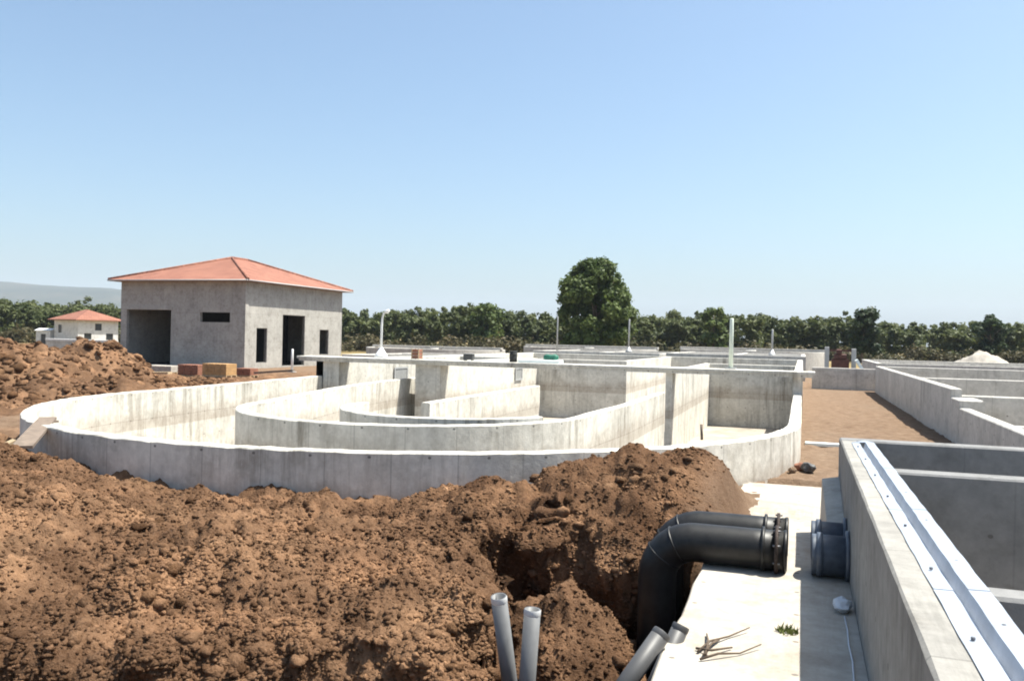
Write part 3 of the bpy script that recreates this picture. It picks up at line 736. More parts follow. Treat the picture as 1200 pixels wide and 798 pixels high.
# sand pile
def mound(name, px, pyb, Z, rx, ry, h, mat, label, cat, amp=.12, n=40, sc=1.0):
    x, y, _ = on_d(px, pyb, Z)
    g = np.linspace(-1, 1, n); X, Y = np.meshgrid(g * rx, g * ry)
    rr = np.sqrt((X / rx) ** 2 + (Y / ry) ** 2)
    z = h * np.clip(1 - rr ** 1.2, -.1, 1) ** 1.0 if False else h * np.clip(1 - rr ** 1.25, -.08, 1)
    z = z + amp * fbm((X + x) * sc, (Y + y) * sc, 5, 4) * np.clip(1.1 - rr, 0, 1)
    V = np.stack([X, Y, z - .05], -1).reshape(-1, 3)
    i, j = np.meshgrid(np.arange(n - 1), np.arange(n - 1), indexing='ij')
    Fq = np.stack([i * n + j, i * n + j + 1, (i + 1) * n + j + 1, (i + 1) * n + j], -1).reshape(-1, 4)
    o = mesh_np(name, V, Fq, mat, smooth=True); o.location = (x, y, 0); return tag(o, label, cat)
mound('sand_pile', 1152, 430, 108, 5.2, 4.0, 2.9, M['sand'], 'pale sand pile in front of the wood at far right', 'sand pile', .5)

# ------------------------------------------------------------------ front basin, metal gutter, slabs
ZT = 1.63; VW = .63
bs = empty('concrete_basin', (4, 8, 0), 'dark grey concrete basin with cross walls, right foreground', 'basin')
def BS(mb, nm, m=None): o = mb.build(nm, m or M['basin'], bs); o.location = (-4, -8, 0)
pr = [(VW, -1.5), (VW, ZT - .02), (VW + .02, ZT), (VW + .24, ZT), (VW + .245, ZT - .14), (VW + .42, ZT - .14), (VW + .42, -1.5)]
b = MB(); ys = [2.0 + k * .35 for k in range(39)]; ys[-1] = 15.18
for yv in ys:
    for i, p in enumerate(pr):
        j = .006 * (random.random() - .5)
        b.v.append((p[0] + (j if i in (1, 2) else 0), yv, p[1] + j))
for k in range(len(ys) - 1):
    for q in range(6):
        a = [k * 7 + q, k * 7 + q + 1, (k + 1) * 7 + q + 1, (k + 1) * 7 + q]; b.quad_uv(a)
b.quad_uv(list(range(7)), False, [(p[0], p[1]) for p in pr]); BS(b, 'side_wall')
b = MB(); b.box(VW - .004, 14, 15.18, 15.56, -1.5, ZT + .004, .025); BS(b, 'end_wall', M['basin_dark'])
for yc, w in ((11.75, .36), (6.15, .26)):
    b = MB(); b.box(VW + .42, 14, yc, yc + w, -1.5, ZT - .012, .025); BS(b, 'cross_wall', M['basin_dark'])
b = MB(); b.box(VW + .4, 14, 2, 15.2, -1.52, -1.4); BS(b, 'floor', M['floor_dirt'])
b = MB()        # buttress at the outside of the wall's far end
k = 0; P_ = [(.33, 12.9, -.3), (.628, 12.9, -.3), (.628, 15.3, -.3), (.33, 15.3, -.3), (.40, 12.95, .55), (.628, 12.95, .60), (.628, 15.3, 1.0), (.36, 15.3, .95)]
b.v += P_
for f in ((3, 2, 1, 0), (0, 1, 5, 4), (1, 2, 6, 5), (2, 3, 7, 6), (3, 0, 4, 7), (4, 5, 6, 7)): b.quad_uv(list(f))
BS(b, 'buttress', M['slab'])

gt = empty('metal_gutter', (VW + .15, 15.0, ZT), 'galvanised metal gutter strip bolted along the basin wall top', 'gutter', rz=0.006)
pf = [(0.0, .012), (0.115, .014), (.135, -.07), (.175, -.07), (.20, .03), (.325, .034), (.325, -.10)]
def strip(pf, y0, y1, n, th=.006):
    b = MB()
    for k in range(n + 1):
        yv = y0 + (y1 - y0) * k / n
        for p in pf: b.v.append((p[0] + .003 * math.sin(k * 1.7), yv, p[1] + .002 * math.sin(k * 2.3)))
        for p in reversed(pf): b.v.append((p[0] + .003 * math.sin(k * 1.7), yv, p[1] - th))
    m = len(pf) * 2
    for k in range(n):
        for q in range(m):
            q2 = (q + 1) % m; b.quad_uv([k * m + q, k * m + q2, (k + 1) * m + q2, (k + 1) * m + q])
    b.quad_uv(list(range(m - 1, -1, -1)), False, [(0, 0)] * m); b.quad_uv([n * m + q for q in range(m)], False, [(0, 0)] * m)
    return b
cuts = [-.25, -3.25, -6.1, -8.9, -12.6]
for a, c in zip(cuts, cuts[1:]): strip(pf, a - .006, c + .006, 12).build('channel_sheet', M['zinc'], gt)
for i in range(8):
    yb = -.9 - i * 1.5
    for xb in (.055, .262):
        b = MB().tube([(xb, yb + (.3 if xb > .1 else 0), .018), (xb, yb + (.3 if xb > .1 else 0), .034)], .012, 6); b.build('bolt', M['bolt'], gt)
tr = MB(); tr.v += [(.0, -.25, .016), (.32, -.25, .037), (.20, -.02, .03)]; tr.v += [(p[0], p[1], p[2] - .008) for p in tr.v[:3]]
for f in ((0, 1, 2), (5, 4, 3)): tr.quad_uv(list(f))
for a, c in ((0, 1), (1, 2), (2, 0)): tr.quad_uv([a, a + 3, c + 3, c])
tr.build('end_flap', M['zinc'], gt)

def slab(name, x0, x1, y0, y1, z0, z1, label, mat='slab', n=14):
    b = MB(); N_ = []
    def ed(i): return .02 * math.sin(i * 2.1 + x0) + .012 * math.sin(i * 5.3)
    ys = [y0 + (y1 - y0) * k / n for k in range(n + 1)]
    for k, yv in enumerate(ys):
        for p, z in ((x0 + .0 + ed(k), z0), (x0 + ed(k), z1 - .02), (x0 + .02 + ed(k), z1), (x1, z1), (x1, z0)): b.v.append((p, yv, z))
    for k in range(n):
        for q in range(4): b.quad_uv([k * 5 + q, k * 5 + q + 1, (k + 1) * 5 + q + 1, (k + 1) * 5 + q])
    b.quad_uv([4, 3, 2, 1, 0]); b.quad_uv([n * 5 + k for k in range(5)])
    o = b.build(name, M[mat]); c = Vector(((x0 + x1) / 2, (y0 + y1) / 2, z0))
    for v in o.data.vertices: v.co -= c
    o.location = c
    return tag(o, label, 'slab')
slab('concrete_slab', -1.22, VW - .004, 3.0, 12.12, -2.0, .2, 'bright concrete slab with a dry twig on it beside the basin wall')
slab('concrete_slab', -1.22, VW - .004, 12.125, 20.2, -.6, .03, 'lower pale concrete slab reaching from the pipes to the round-ended tank')

# ------------------------------------------------------------------ pipes
def elbow(y, z, label, x_end=-.16, xv=-1.83, zbot=-1.75, r=.26):
    e = empty('elbow_pipe', (xv, y, zbot), label, 'pipe', 'black elbow pipes at the slab')
    Rb = .5
    P = [(xv, zbot), (xv, z - Rb - .25), (xv, z - Rb)] + [(xv + Rb - Rb * math.cos(R(a)), z - Rb + Rb * math.sin(R(a))) for a in range(12, 90, 12)] + [(xv + Rb, z), (x_end - .4, z), (x_end, z)]
    MB().tube([(p[0] - xv, 0, p[1] - zbot) for p in P], r, 32, hollow=.03).build('pipe', M['black_pipe'], e)
    X = x_end - xv; Zc = z - zbot
    for xa, w, rr in ((X - .30, .05, r + .035), (X - .02, .05, r + .012)):
        MB().tube([(xa, 0, Zc), (xa + .008, 0, Zc), (xa + w - .008, 0, Zc), (xa + w, 0, Zc)], [r * .99, rr, rr, r * .97], 32, cap=False).build('collar', M['black_pipe'], e)
    fl = MB().tube([(X - .13, 0, Zc), (X - .125, 0, Zc), (X - .085, 0, Zc), (X - .08, 0, Zc)], [r * .99, r + .062, r + .062, r * .99], 32, cap=False).build('flange', M['rust'], e)
    for k in range(8):
        a = R(22.5 + 45 * k); cy, cz = (r + .036) * math.cos(a), (r + .036) * math.sin(a)
        MB().tube([(X - .15, cy, Zc + cz), (X - .055, cy, Zc + cz)], .014, 6).build('bolt', M['bolt'], fl)
    for a in (35, 62):      # welded seams round the bend
        cx, cz = Rb - Rb * math.cos(R(a)), z - Rb + Rb * math.sin(R(a)) - zbot
        tx, tz = math.sin(R(a)), math.cos(R(a))
        MB().tube([(cx - tx * .014, 0, cz - tz * .014), (cx - tx * .006, 0, cz - tz * .006), (cx + tx * .006, 0, cz + tz * .006), (cx + tx * .014, 0, cz + tz * .014)], [r * .99, r + .012, r + .012, r * .99], 32, cap=False).build('weld_seam', M['black_pipe'], e)
    return e
elbow(11.82, .475, 'nearer of two black elbow pipes bending from slab down into trench')
elbow(12.62, .49, 'further of two black elbow pipes, mostly hidden behind the nearer')
def stub(y, z, label, r=.26):
    e = empty('pipe_stub', (VW, y, z), label, 'pipe', 'pipe stubs through the basin wall')
    MB().tube([(.05, 0, 0), (-.44, 0, 0), (-.46, 0, 0)], r, 28, hollow=.03).build('pipe', M['stub'], e)
    fl = MB().tube([(-.40, 0, 0), (-.395, 0, 0), (-.33, 0, 0), (-.325, 0, 0)], [r * .99, r + .025, r + .025, r * .99], 28, cap=False).build('flange', M['stub'], e)
    MB().tube([(-.05, 0, 0), (-.045, 0, 0), (-.004, 0, 0), (0, 0, 0)], [r * .99, r + .07, r + .07, r], 28, cap=False).build('wall_collar', M['stub'], e)
stub(11.82, .475, 'nearer dark pipe stub sticking out of the basin wall')
stub(12.62, .49, 'further dark pipe stub sticking out of the basin wall')

def conduit(p0, p1, r, label, group, mat='conduit'):
    p0 = Vector(p0); p1 = Vector(p1)
    e = empty('conduit', p0, label, 'conduit', group)
    d = p1 - p0
    MB().tube([(0, 0, 0), tuple(d)], r, 20, hollow=r * .22).build('tube', M[mat], e)
    t = d.normalized()
    MB().tube([tuple(d - t * .055), tuple(d - t * .045), tuple(d - t * .008), tuple(d + t * .004)], [r * 1.0, r * 1.03, r * 1.03, r * .98], 20, cap=False).build('end_ring', M['conduit_in' if mat == 'conduit' else mat], e)
conduit(on_d(618, 880, 8.5), on_d(591, 699, 8.2), .078, 'light grey conduit leaning left in the trench', 'light grey conduits in the trench')
conduit(on_d(622, 890, 8.1), on_d(631, 714, 8.1), .08, 'light grey conduit standing upright in the trench', 'light grey conduits in the trench')
conduit(on_d(706, 855, 8.0), on_d(784, 741, 8.35), 0.092, 'dark grey conduit in front, leaning against slab edge by twig', 'dark grey conduits against the slab', 'thick_conduit')
conduit(on_d(748, 872, 8.3), on_d(806, 733, 8.6), 0.085, 'dark grey conduit behind, leaning against slab edge by twig', 'dark grey conduits against the slab', 'thick_conduit')

# small things on the slab
ZS = .203
def spx(px, py): return on_z(px, py, ZS)
def twig():
    b = MB()
    segs = [[(829, 775), (850, 772), (875, 768), (900, 761)], [(826, 766), (840, 757), (862, 748), (886, 741)], [(835, 770), (838, 758), (836, 745)], [(824, 762), (842, 768), (866, 761)], [(850, 752), (842, 760), (832, 770)]]
    for sg in segs:
        P = [spx(*p) + (ZS + .02 + .03 * (i % 2),) for i, p in enumerate(sg)]
        b.tube(P, [.014, .012, .009, .006][:len(P)], 6)
    o = b.build('twig', M['twig']); tag(o, 'dry branched twig lying on the bright slab', 'twig')
twig()
b = MB(); cx, cy = spx(930, 741)
for k in range(70):
    a = random.uniform(0, 6.28); d = random.random() ** .6 * .11; h = random.uniform(.03, .09); l = random.uniform(-.05, .05)
    x, y = cx + d * math.cos(a), cy + d * math.sin(a); q = len(b.v); c, s = math.cos(a * 3) * .016, math.sin(a * 3) * .016
    b.v += [(x - c, y - s, ZS), (x + c, y + s, ZS), (x + l, y + l * .5, ZS + h)]; b.quad_uv([q, q + 1, q + 2])
o = b.build('weed', M['moss']); tag(o, 'small green weed tuft growing on the bright slab', 'weed')
def lump(name, loc, s, mat, label, cat, sq=(1, 1, .8), group=None):
    v0, f0 = ico()
    me_v = v0.copy()
    # one subdivision for a rounder shape
    V = [tuple(p) for p in me_v]; Fn = []; cache = {}
    def mid(a, c):
        k = (min(a, c), max(a, c))
        if k not in cache:
            p = (np.array(V[a]) + np.array(V[c])) / 2; V.append(tuple(p / np.linalg.norm(p))); cache[k] = len(V) - 1
        return cache[k]
    for a, c, d in f0:
        x, y, z = mid(a, c), mid(c, d), mid(d, a); Fn += [(a, x, z), (c, y, x), (d, z, y), (x, y, z)]
    V = np.array(V); V = V * (1 + .35 * rng.uniform(-.5, .5, (len(V), 1))) * s * np.array(sq)
    o = mesh_np(name, V, np.array(Fn), mat); o.location = loc; return tag(o, label, cat, group)
cx, cy = on_z(994, 716, .2); lump('pale_scrap', (cx, cy, .27), .10, M['scrap'], 'small pale bag in the shade at the basin wall', 'scrap', (1, 1.6, .8))  # small pale lump of no particular kind
P = [on_z(px, py, .2) + (.215,) for px, py in ((997, 724), (1001, 740), (1003, 758), (1008, 778), (1010, 800), (1016, 830))]
o = MB().tube(P, .009, 6).build('cord', M['scrap']); tag(o, 'thin pale cord trailing from the pale bag along the wall', 'cord')
for i, (px, py, s, mt, lb) in enumerate(((950, 552, .16, 'dark', 'dark rubble stone at the basin corner beside far slab, right one'), (941, 550, .13, 'brick', 'reddish rubble stone at the basin corner beside far slab, middle one'), (932, 553, .09, 'soil', 'small brown rubble stone at the basin corner beside far slab, left one'))):
    cx, cy = on_z(px, py, .05); lump('rubble_stone', (cx, cy, .05 + s * .5), s * 1.1, M[mt], lb, 'stone', group='rubble stones at the basin corner')
xb, yb = on_z(966, 524, 0)
o = MB().box(-.5, .5, -.14, .14, 0, .1, .01).build('plank', M['foam']); o.location = (xb, yb, .04); tag(o, 'short pale plank on the dirt beyond the basin corner', 'plank')

# debris at the left edge of the round-ended tank
def hit(px, py, z0=14, z1=30):       # where the line of sight through a photo point meets the ground
    for Z in np.linspace(z0, z1, 400):
        p = on_d(px, py, Z)
        if p[2] <= float(H(np.array([p[0]]), np.array([p[1]]))[0]): break
    return p
def on_soil(px, py, up): p = hit(px, py); return (p[0], p[1], p[2] + up)
def plank(name, px0, py0, px1, py1, Z, w, t, mat, label, cat, dz=0):
    a = Vector(on_d(px0, py0, Z)); c = Vector(on_d(px1, py1, Z - .6))
    if Z < 22 and dz: a.z = max(a.z, .9); c = Vector(on_soil(px1, py1, .03))
    d = (c - a)
    q = d.to_track_quat('X', 'Z').to_matrix().to_4x4(); q.translation = (a + c) / 2
    o = MB().box(-d.length / 2, d.length / 2, -w / 2, w / 2, -t / 2, t / 2).build(name, mat); o.matrix_world = q
    return tag(o, label, cat)
plank('plank', 58, 490, 28, 526, 20.6, .38, .06, M['old_wood'], 'broken weathered plank propped against left end of round-ended tank', 'plank', 1)
plank('plank', 42, 492, 67, 494, 20.8, .16, .05, M['old_wood'], 'short broken board lying across the left rim of round-ended tank', 'plank')
plank('plank', 20, 516, -30, 540, 20.0, .3, .06, M['wood'], 'pale dirty board half buried at the left picture edge', 'plank')
plank('timber', 128, 437, 200, 437, 52, .5, .12, M['wood'], 'long pale timber lying on the ground left of the brick pallets', 'timber')
plank('timber', 300, 437, 345, 434, 54, .35, .12, M['old_wood'], 'weathered timber lying on the ground right of the brick pallets', 'timber')
bar('pipe_offcut', on_soil(48, 524, .24), on_soil(80, 534, .22), .15, M['conduit'], 'short grey pipe offcut lying on earth by left tank rim', 'pipe', n=18, hollow=.03)

# ------------------------------------------------------------------ tile-roofed building
def building():
    x0, x1, y0, y1, h = -59.3, -45.8, 62.6, 79.0, 7.6
    e = empty('concrete_building', (x1, y0, 0), 'grey concrete building with orange hip roof and dark doorways', 'building')
    def E(mb, nm, m): o = mb.build(nm, m, e); o.location = (-x1, -y0, 0); return o
    def fx(px): return on_y(px, 400, y0)[0]
    def fz(px, py): return on_y(px, py, y0)[2]
    holes = [(fx(148), fx(200), .12, fz(175, 363)), (fx(234), fx(269), fz(250, 377.5), fz(250, 366))]
    E(MB().panel(x0, x1, -.2, h, .3, holes, lambda a, d, z: (a, y0 + d, z)), 'front_wall', M['render'])
    def sy(px): t = (px - 600) / F; Z = x1 / (t * C_ - S_); return Z * (C_ + t * S_), Z
    def szz(px, py): return CAMZ - (py - hy(px)) * sy(px)[1] / F
    hs = [(sy(300.5)[0], sy(313)[0], szz(306, 425), szz(306, 384.5)), (sy(331)[0], sy(357)[0], .12, szz(344, 369.5)), (sy(374.5)[0], sy(385)[0], szz(380, 415.5), szz(380, 386.5))]
    E(MB().panel(y0 + .3, y1 - .3, -.2, h, .3, hs, lambda a, d, z: (x1 - d, a, z)), 'side_wall', M['render'])
    E(MB().panel(y0 + .3, y1 - .3, -.2, h, .3, [], lambda a, d, z: (x0 + d, a, z)), 'side_wall', M['render'])
    E(MB().panel(x0, x1, -.2, h, .3, [], lambda a, d, z: (a, y1 - d, z)), 'back_wall', M['render'])
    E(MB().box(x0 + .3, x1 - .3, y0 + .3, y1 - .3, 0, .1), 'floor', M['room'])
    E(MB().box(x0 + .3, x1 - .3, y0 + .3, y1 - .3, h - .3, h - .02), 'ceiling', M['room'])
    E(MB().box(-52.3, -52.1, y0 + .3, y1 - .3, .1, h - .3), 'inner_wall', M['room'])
    b = MB(); b.box(x1 - .4, x1 + .06, y0 - .06, y0 + .4, -.2, h - .05); E(b, 'corner_column', M['render'])
    b = MB()
    for hx in (holes[0],): b.box(hx[0] - .12, hx[1] + .12, y0 - .05, y0 - .003, hx[3] + .02, hx[3] + .3)
    E(b, 'lintel', M['render'])
    # window and door frames of dark steel set deep in the openings
    for nm, a in (('window_frame', hs[0]), ('door_frame', hs[1]), ('window_frame', hs[2])):
        b = MB(); w = .07
        b.box(x1 - .2, x1 - .14, a[0] + .003, a[0] + w, a[2] + .003, a[3] - .003); b.box(x1 - .2, x1 - .14, a[1] - w, a[1] - .003, a[2] + .003, a[3] - .003)
        b.box(x1 - .2, x1 - .14, a[0] + w, a[1] - w, a[3] - w, a[3] - .003)
        if nm == 'window_frame': b.box(x1 - .2, x1 - .14, a[0] + w, a[1] - w, a[2] + .003, a[2] + w)
        E(b, nm, M['dark'])
    # hip roof
    ov = .8; zr = h + .12; hx0, hx1, hy0, hy1 = x0 - ov, x1 + ov, y0 - ov, y1 + ov; zt = 10.35
    xm = (x0 + x1) / 2; ra, rb = 69.6, 72.0
    b = MB(); b.box(hx0 + .06, hx1 - .06, hy0 + .06, hy1 - .06, h + .002, zr - .01); E(b, 'eaves_slab', M['render'])
    b = MB(); C4 = [(hx0, hy0, zr), (hx1, hy0, zr), (hx1, hy1, zr), (hx0, hy1, zr), (xm, ra, zt), (xm, rb, zt)]
    C5 = [(p[0], p[1], p[2] - .12) for p in C4[:4]]
    b.v += C4 + C5
    sl = math.hypot(hx1 - xm, zt - zr)
    b.quad_uv([0, 1, 4], False, [(hx0, 0), (hx1, 0), (xm, sl)]); b.quad_uv([1, 2, 5, 4], False, [(hy0, 0), (hy1, 0), (rb, sl), (ra, sl)])
    b.quad_uv([2, 3, 5], False, [(hx1, 0), (hx0, 0), (xm, sl)]); b.quad_uv([3, 0, 4, 5], False, [(hy1, 0), (hy0, 0), (ra, sl), (rb, sl)])
    for i in range(4): b.quad_uv([i, (i + 1) % 4, 6 + (i + 1) % 4, 6 + i][::-1])
    b.quad_uv([6, 7, 8, 9])
    rf = E(b, 'roof', M['tiles'])
    b = MB()
    for p, q in ((0, 4), (1, 4), (2, 5), (3, 5), (4, 5)):
        b.tube([(C4[p][0], C4[p][1], C4[p][2] + .02), (C4[q][0], C4[q][1], C4[q][2] + .02)], .13, 8)
    b.build('ridge_tiles', M['tiles'], rf)
    b = MB()
    for p, q in ((0, 1), (1, 2), (2, 3), (3, 0)):
        dx = .05 if p == 1 else (-.05 if p == 3 else 0); dy = -.05 if p == 0 else (.05 if p == 2 else 0)
        b.tube([(C4[p][0] + dx, C4[p][1] + dy, zr - .07), (C4[q][0] + dx, C4[q][1] + dy, zr - .07)], .06, 8)
    b.build('eaves_gutter', M['pole_grey'], rf)
building()
# in front of the building
xq, yq, _ = on_y(343, 428, 60)
o = lamp('post', 343, 430, 409, y=60.5, zb=0, r=.11, mat='pole_white', label='short white post in front of the tall dark doorway', cat='post')

def pallet(px, y, w, d, h, mat, label, cat, rows, name):
    x, yy, _ = on_y(px, 430, y); z = float(H(np.array([x]), np.array([y]))[0])
    e = empty(name, (x, y, z), label, cat)
    b = MB()
    for k in range(3): b.box(-w / 2, w / 2, -d / 2 + k * (d - .1) / 2, -d / 2 + .1 + k * (d - .1) / 2, 0, .1)
    b.box(-w / 2, w / 2, -d / 2, d / 2, .101, .13); b.build('pallet', M['wood'], e)
    b = MB(); n = max(2, int(w / .5)); rr = h / rows
    for r in range(rows):
        for k in range(n):
            g = w / n; b.box(-w / 2 + k * g + .015, -w / 2 + (k + 1) * g - .015, -d / 2 + .03, d / 2 - .03, .132 + r * rr + .012, .132 + (r + 1) * rr, .01)
    b.build('stack', mat, e)
pallet(227, 50.5, 1.75, 1.2, .75, M['brick'], 'pallet of red bricks by the tank rim, left of yellow panels', 'brick stack', 4, 'brick_pallet')
pallet(258, 49.5, 2.0, 1.2, .78, M['yellow_wood'], 'stack of yellow formwork panels by the tank rim below building corner', 'formwork stack', 3, 'formwork_stack')
pallet(290, 52.5, 1.3, 1.0, .5, M['brick'], 'small low red brick stack right of the yellow panels', 'brick stack', 2, 'brick_pallet')
pallet(192, 52.0, 2.6, 1.4, .45, M['sand'], 'low pale stack of pinkish slabs left of the red brick pallet', 'slab stack', 2, 'slab_stack')

# ------------------------------------------------------------------ small house, wall, car on the left
def house():
    cx, cy, _ = on_d(101, 400, 150)
    e = empty('small_house', (cx, cy, 0), 'small white house with red hip roof beyond the rubble heap', 'house', rz=R(-16))
    w, d, h = 3.9, 3.6, 4.7
    hl = [(-2.6, -1.4, 2.4, 3.8)]
    hs = [(-2.5, -1.2, .9, 2.4), (-.6, .6, 2.9, 4.1), (1.4, 2.7, .9, 2.4)]
    E = lambda mb, nm, m: mb.build(nm, m, e)
    E(MB().panel(-w, w, -.3, h, .25, hl, lambda a, q, z: (a, -d + q, z)), 'front_wall', M['white_wall'])
    E(MB().panel(-d + .25, d - .25, -.3, h, .25, hs, lambda a, q, z: (w - q, a, z)), 'side_wall', M['white_wall'])
    E(MB().panel(-d + .25, d - .25, -.3, h, .25, [], lambda a, q, z: (-w + q, a, z)), 'side_wall', M['white_wall'])
    E(MB().panel(-w, w, -.3, h, .25, [], lambda a, q, z: (a, d - q, z)), 'back_wall', M['white_wall'])
    for a in hs: E(MB().box(w - .16, w - .12, a[0] + .002, a[1] - .002, a[2] + .002, a[3] - .002), 'window', M['glass'])
    for a in hl: E(MB().box(a[0] + .002, a[1] - .002, -d + .12, -d + .16, a[2] + .002, a[3] - .002), 'window', M['glass'])
    b = MB(); ov = .8; X, Y = w + ov, d + ov; z0, z1 = h + .02, h + 1.8
    b.v += [(-X, -Y, z0), (X, -Y, z0), (X, Y, z0), (-X, Y, z0), (-.6, 0, z1), (.6, 0, z1)] + [(-X, -Y, z0 - .15), (X, -Y, z0 - .15), (X, Y, z0 - .15), (-X, Y, z0 - .15)]
    b.quad_uv([0, 1, 5, 4], False, [(-X, 0), (X, 0), (.6, 6), (-.6, 6)]); b.quad_uv([1, 2, 5], False, [(-Y, 0), (Y, 0), (0, 6)])
    b.quad_uv([2, 3, 4, 5], False, [(X, 0), (-X, 0), (-.6, 6), (.6, 6)]); b.quad_uv([3, 0, 4], False, [(Y, 0), (-Y, 0), (0, 6)])
    for i in range(4): b.quad_uv([6 + i, 6 + (i + 1) % 4, (i + 1) % 4, i])
    b.quad_uv([9, 8, 7, 6]); E(b, 'roof', M['tiles'])
house()
a = on_d(56, 400, 96); c = on_d(136, 400, 92)
w_ = empty('low_wall', (a[0], a[1], 0), 'low concrete wall with white top in front of the small house', 'wall')
o = MB().wall([(0, 0), (c[0] - a[0], c[1] - a[1])], .5, -.3, 1.75).build('wall', M['far'], w_)
o = MB().wall([(0, 0), (c[0] - a[0], c[1] - a[1])], .62, 1.753, 2.0).build('coping', M['white_wall'], w_)
def hut():
    x, y, _ = on_d(55, 384, 150)
    e = empty('hut', (x, y, 0), 'tiny white hut at the foot of the wood, left of the small house', 'hut', rz=R(14))
    MB().panel(-1.3, 1.3, 0, 2.7, .15, [(-.4, .5, 0, 2.1)], lambda a, q, z: (a, -1.1 + q, z)).build('front_wall', M['white_wall'], e)
    for sx in (-1, 1): MB().box(sx * 1.3 - .15 * (sx > 0), sx * 1.3 + .15 * (sx < 0), -.95, 1.1, 0, 2.7).build('side_wall', M['white_wall'], e)
    MB().box(-1.15, 1.15, .95, 1.1, 0, 2.7).build('back_wall', M['white_wall'], e)
    MB().box(-.38, .48, -1.04, -1.0, .02, 2.08).build('door', M['dark'], e)
    b = MB(); b.v += [(-1.5, -1.3, 2.71), (1.5, -1.3, 2.71), (1.5, 1.3, 2.71), (-1.5, 1.3, 2.71), (-1.5, 0, 3.1), (1.5, 0, 3.1)]
    for f in ((0, 1, 5, 4), (2, 3, 4, 5), (1, 2, 5), (3, 0, 4), (3, 2, 1, 0)): b.quad_uv(list(f))
    b.build('roof', M['pole_white'], e)
hut()
mound('earth_heap', 30, 400, 118, 16, 9, 1.0, M['clod'], 'low brown earth heap below the tiny white hut at far left', 'earth heap', .2)

# ------------------------------------------------------------------ trees
def leaves(cent, rad, n, size, flat=1.0):
    """n leaf clumps spread through lobes (centres, radii)"""
    cent = np.array(cent, float); rad = np.array(rad, float)
    w = rad.prod(1); w = w / w.sum()
    k = rng.choice(len(cent), n, p=w)
    d = rng.normal(size=(n, 3)); d /= np.linalg.norm(d, axis=1)[:, None]
    rr = rng.random(n) ** .42
    p = cent[k] + d * rad[k] * rr[:, None] * (1 + .12 * rng.normal(size=(n, 1)))
    nrm = d * .8 + rng.normal(size=(n, 3)) * .45 + np.array([0, 0, .5]); nrm /= np.linalg.norm(nrm, axis=1)[:, None]
    t = np.cross(nrm, rng.normal(size=(n, 3))); t /= np.linalg.norm(t, axis=1)[:, None]; bt = np.cross(nrm, t)
    s = size * rng.uniform(.55, 1.35, n)[:, None]
    q = np.stack([p - t * s, p - bt * s * .62 + nrm * s * .2, p + t * s, p + bt * s * .62 - nrm * s * .15], 1)
    return q.reshape(-1, 3)
def quads(n): return np.arange(n * 4).reshape(n, 4)
def crown_lobes(h, w, base, nl, tri=0.3):
    """uneven crown: lobes around an egg-shaped body between base and h"""
    cs, rs = [], []
    for i in range(nl):
        f = rng.random() ** .8
        z = base + (h - base) * (.12 + .8 * f)
        prof = math.sin(math.pi * min(1, .12 + .88 * (1 - f) ** .75 * 1.0)) if f > .3 else .75 + .25 * f / .3
        rmax = w / 2 * max(.18, prof) * .75
        a = rng.random() * 6.28; q = rmax * rng.random() ** .5
        cs.append((q * math.cos(a), q * math.sin(a), z)); r = w * rng.uniform(.10, .19)
        rs.append((r, r, r * rng.uniform(.7, 1.0)))
    return cs, rs
def trunk(h, r, parent, limbs=6, w=3):
    b = MB(); b.tube([(0, 0, -.3), (r * .2, 0, h * .3), (-r * .3, r * .3, h * .6), (0, 0, h * .92)], [r * 1.3, r, r * .7, r * .2], 8)
    for k in range(limbs):
        a = k * 2.4; z = h * (.25 + .5 * k / limbs)
        b.tube([(0, 0, z), (math.cos(a) * w * .3, math.sin(a) * w * .3, z + h * .1), (math.cos(a) * w * .6, math.sin(a) * w * .6, z + h * .2)], [r * .5, r * .3, r * .1], 6)
    return b.build('trunk', M['trunk'], parent)
def tree(px, Z, ytop, wpx, label, leaf='leaf', n=2500, size=.32, base=.12, nl=40, group=None, shape=None):
    x, y, zt = on_d(px, ytop, Z); w = wpx / F * Z
    e = empty('tree', (x, y, 0), label, 'tree', group)
    trunk(zt * .9, .02 * zt, e, 7, w * .5)
    cs, rs = crown_lobes(zt, w, zt * base, nl) if shape is None else shape(zt, w)
    mesh_np('crown', leaves(cs, rs, n, size), quads(n), M[leaf], e)
    return e
def big_shape(h, w):
    # broad egg, widest at two fifths, slimmer on top, with separate boughs
    cs, rs = [], []
    for i in range(150):
        f = rng.random()
        z = h * (.13 + .80 * f)
        prof = np.interp(f, [0, .12, .35, .6, .8, .92, 1.0], [.74, .95, 1.04, .96, .76, .50, .2])
        a = rng.random() * 6.28; q = w / 2 * prof * .84 * rng.random() ** .4
        r = w * rng.uniform(.055, .125)
        cs.append((q * math.cos(a), q * math.sin(a), z)); rs.append((r, r, r * .85))
    return cs, rs
tree(697, 125, 297, 97, 'tall broad dark green tree standing out of the wood behind tanks', 'leaf', 42000, .27, shape=big_shape)
tree(570, 170, 354, 44, 'rounded mid green tree rising above the wood left of the big tree', 'leaf', 2600, .42)
tree(836, 165, 358, 34, 'small peaked tree above the wood beside the pale green post', 'leaf', 2200, .40)
tree(1010, 150, 360, 46, 'dark round-topped tree rising above the wood behind the dirt strip', 'leaf_dark', 3400, .38)
tree(1161, 165, 368, 40, 'dark rounded tree above the wood at the far right', 'leaf_dark', 2600, .42)
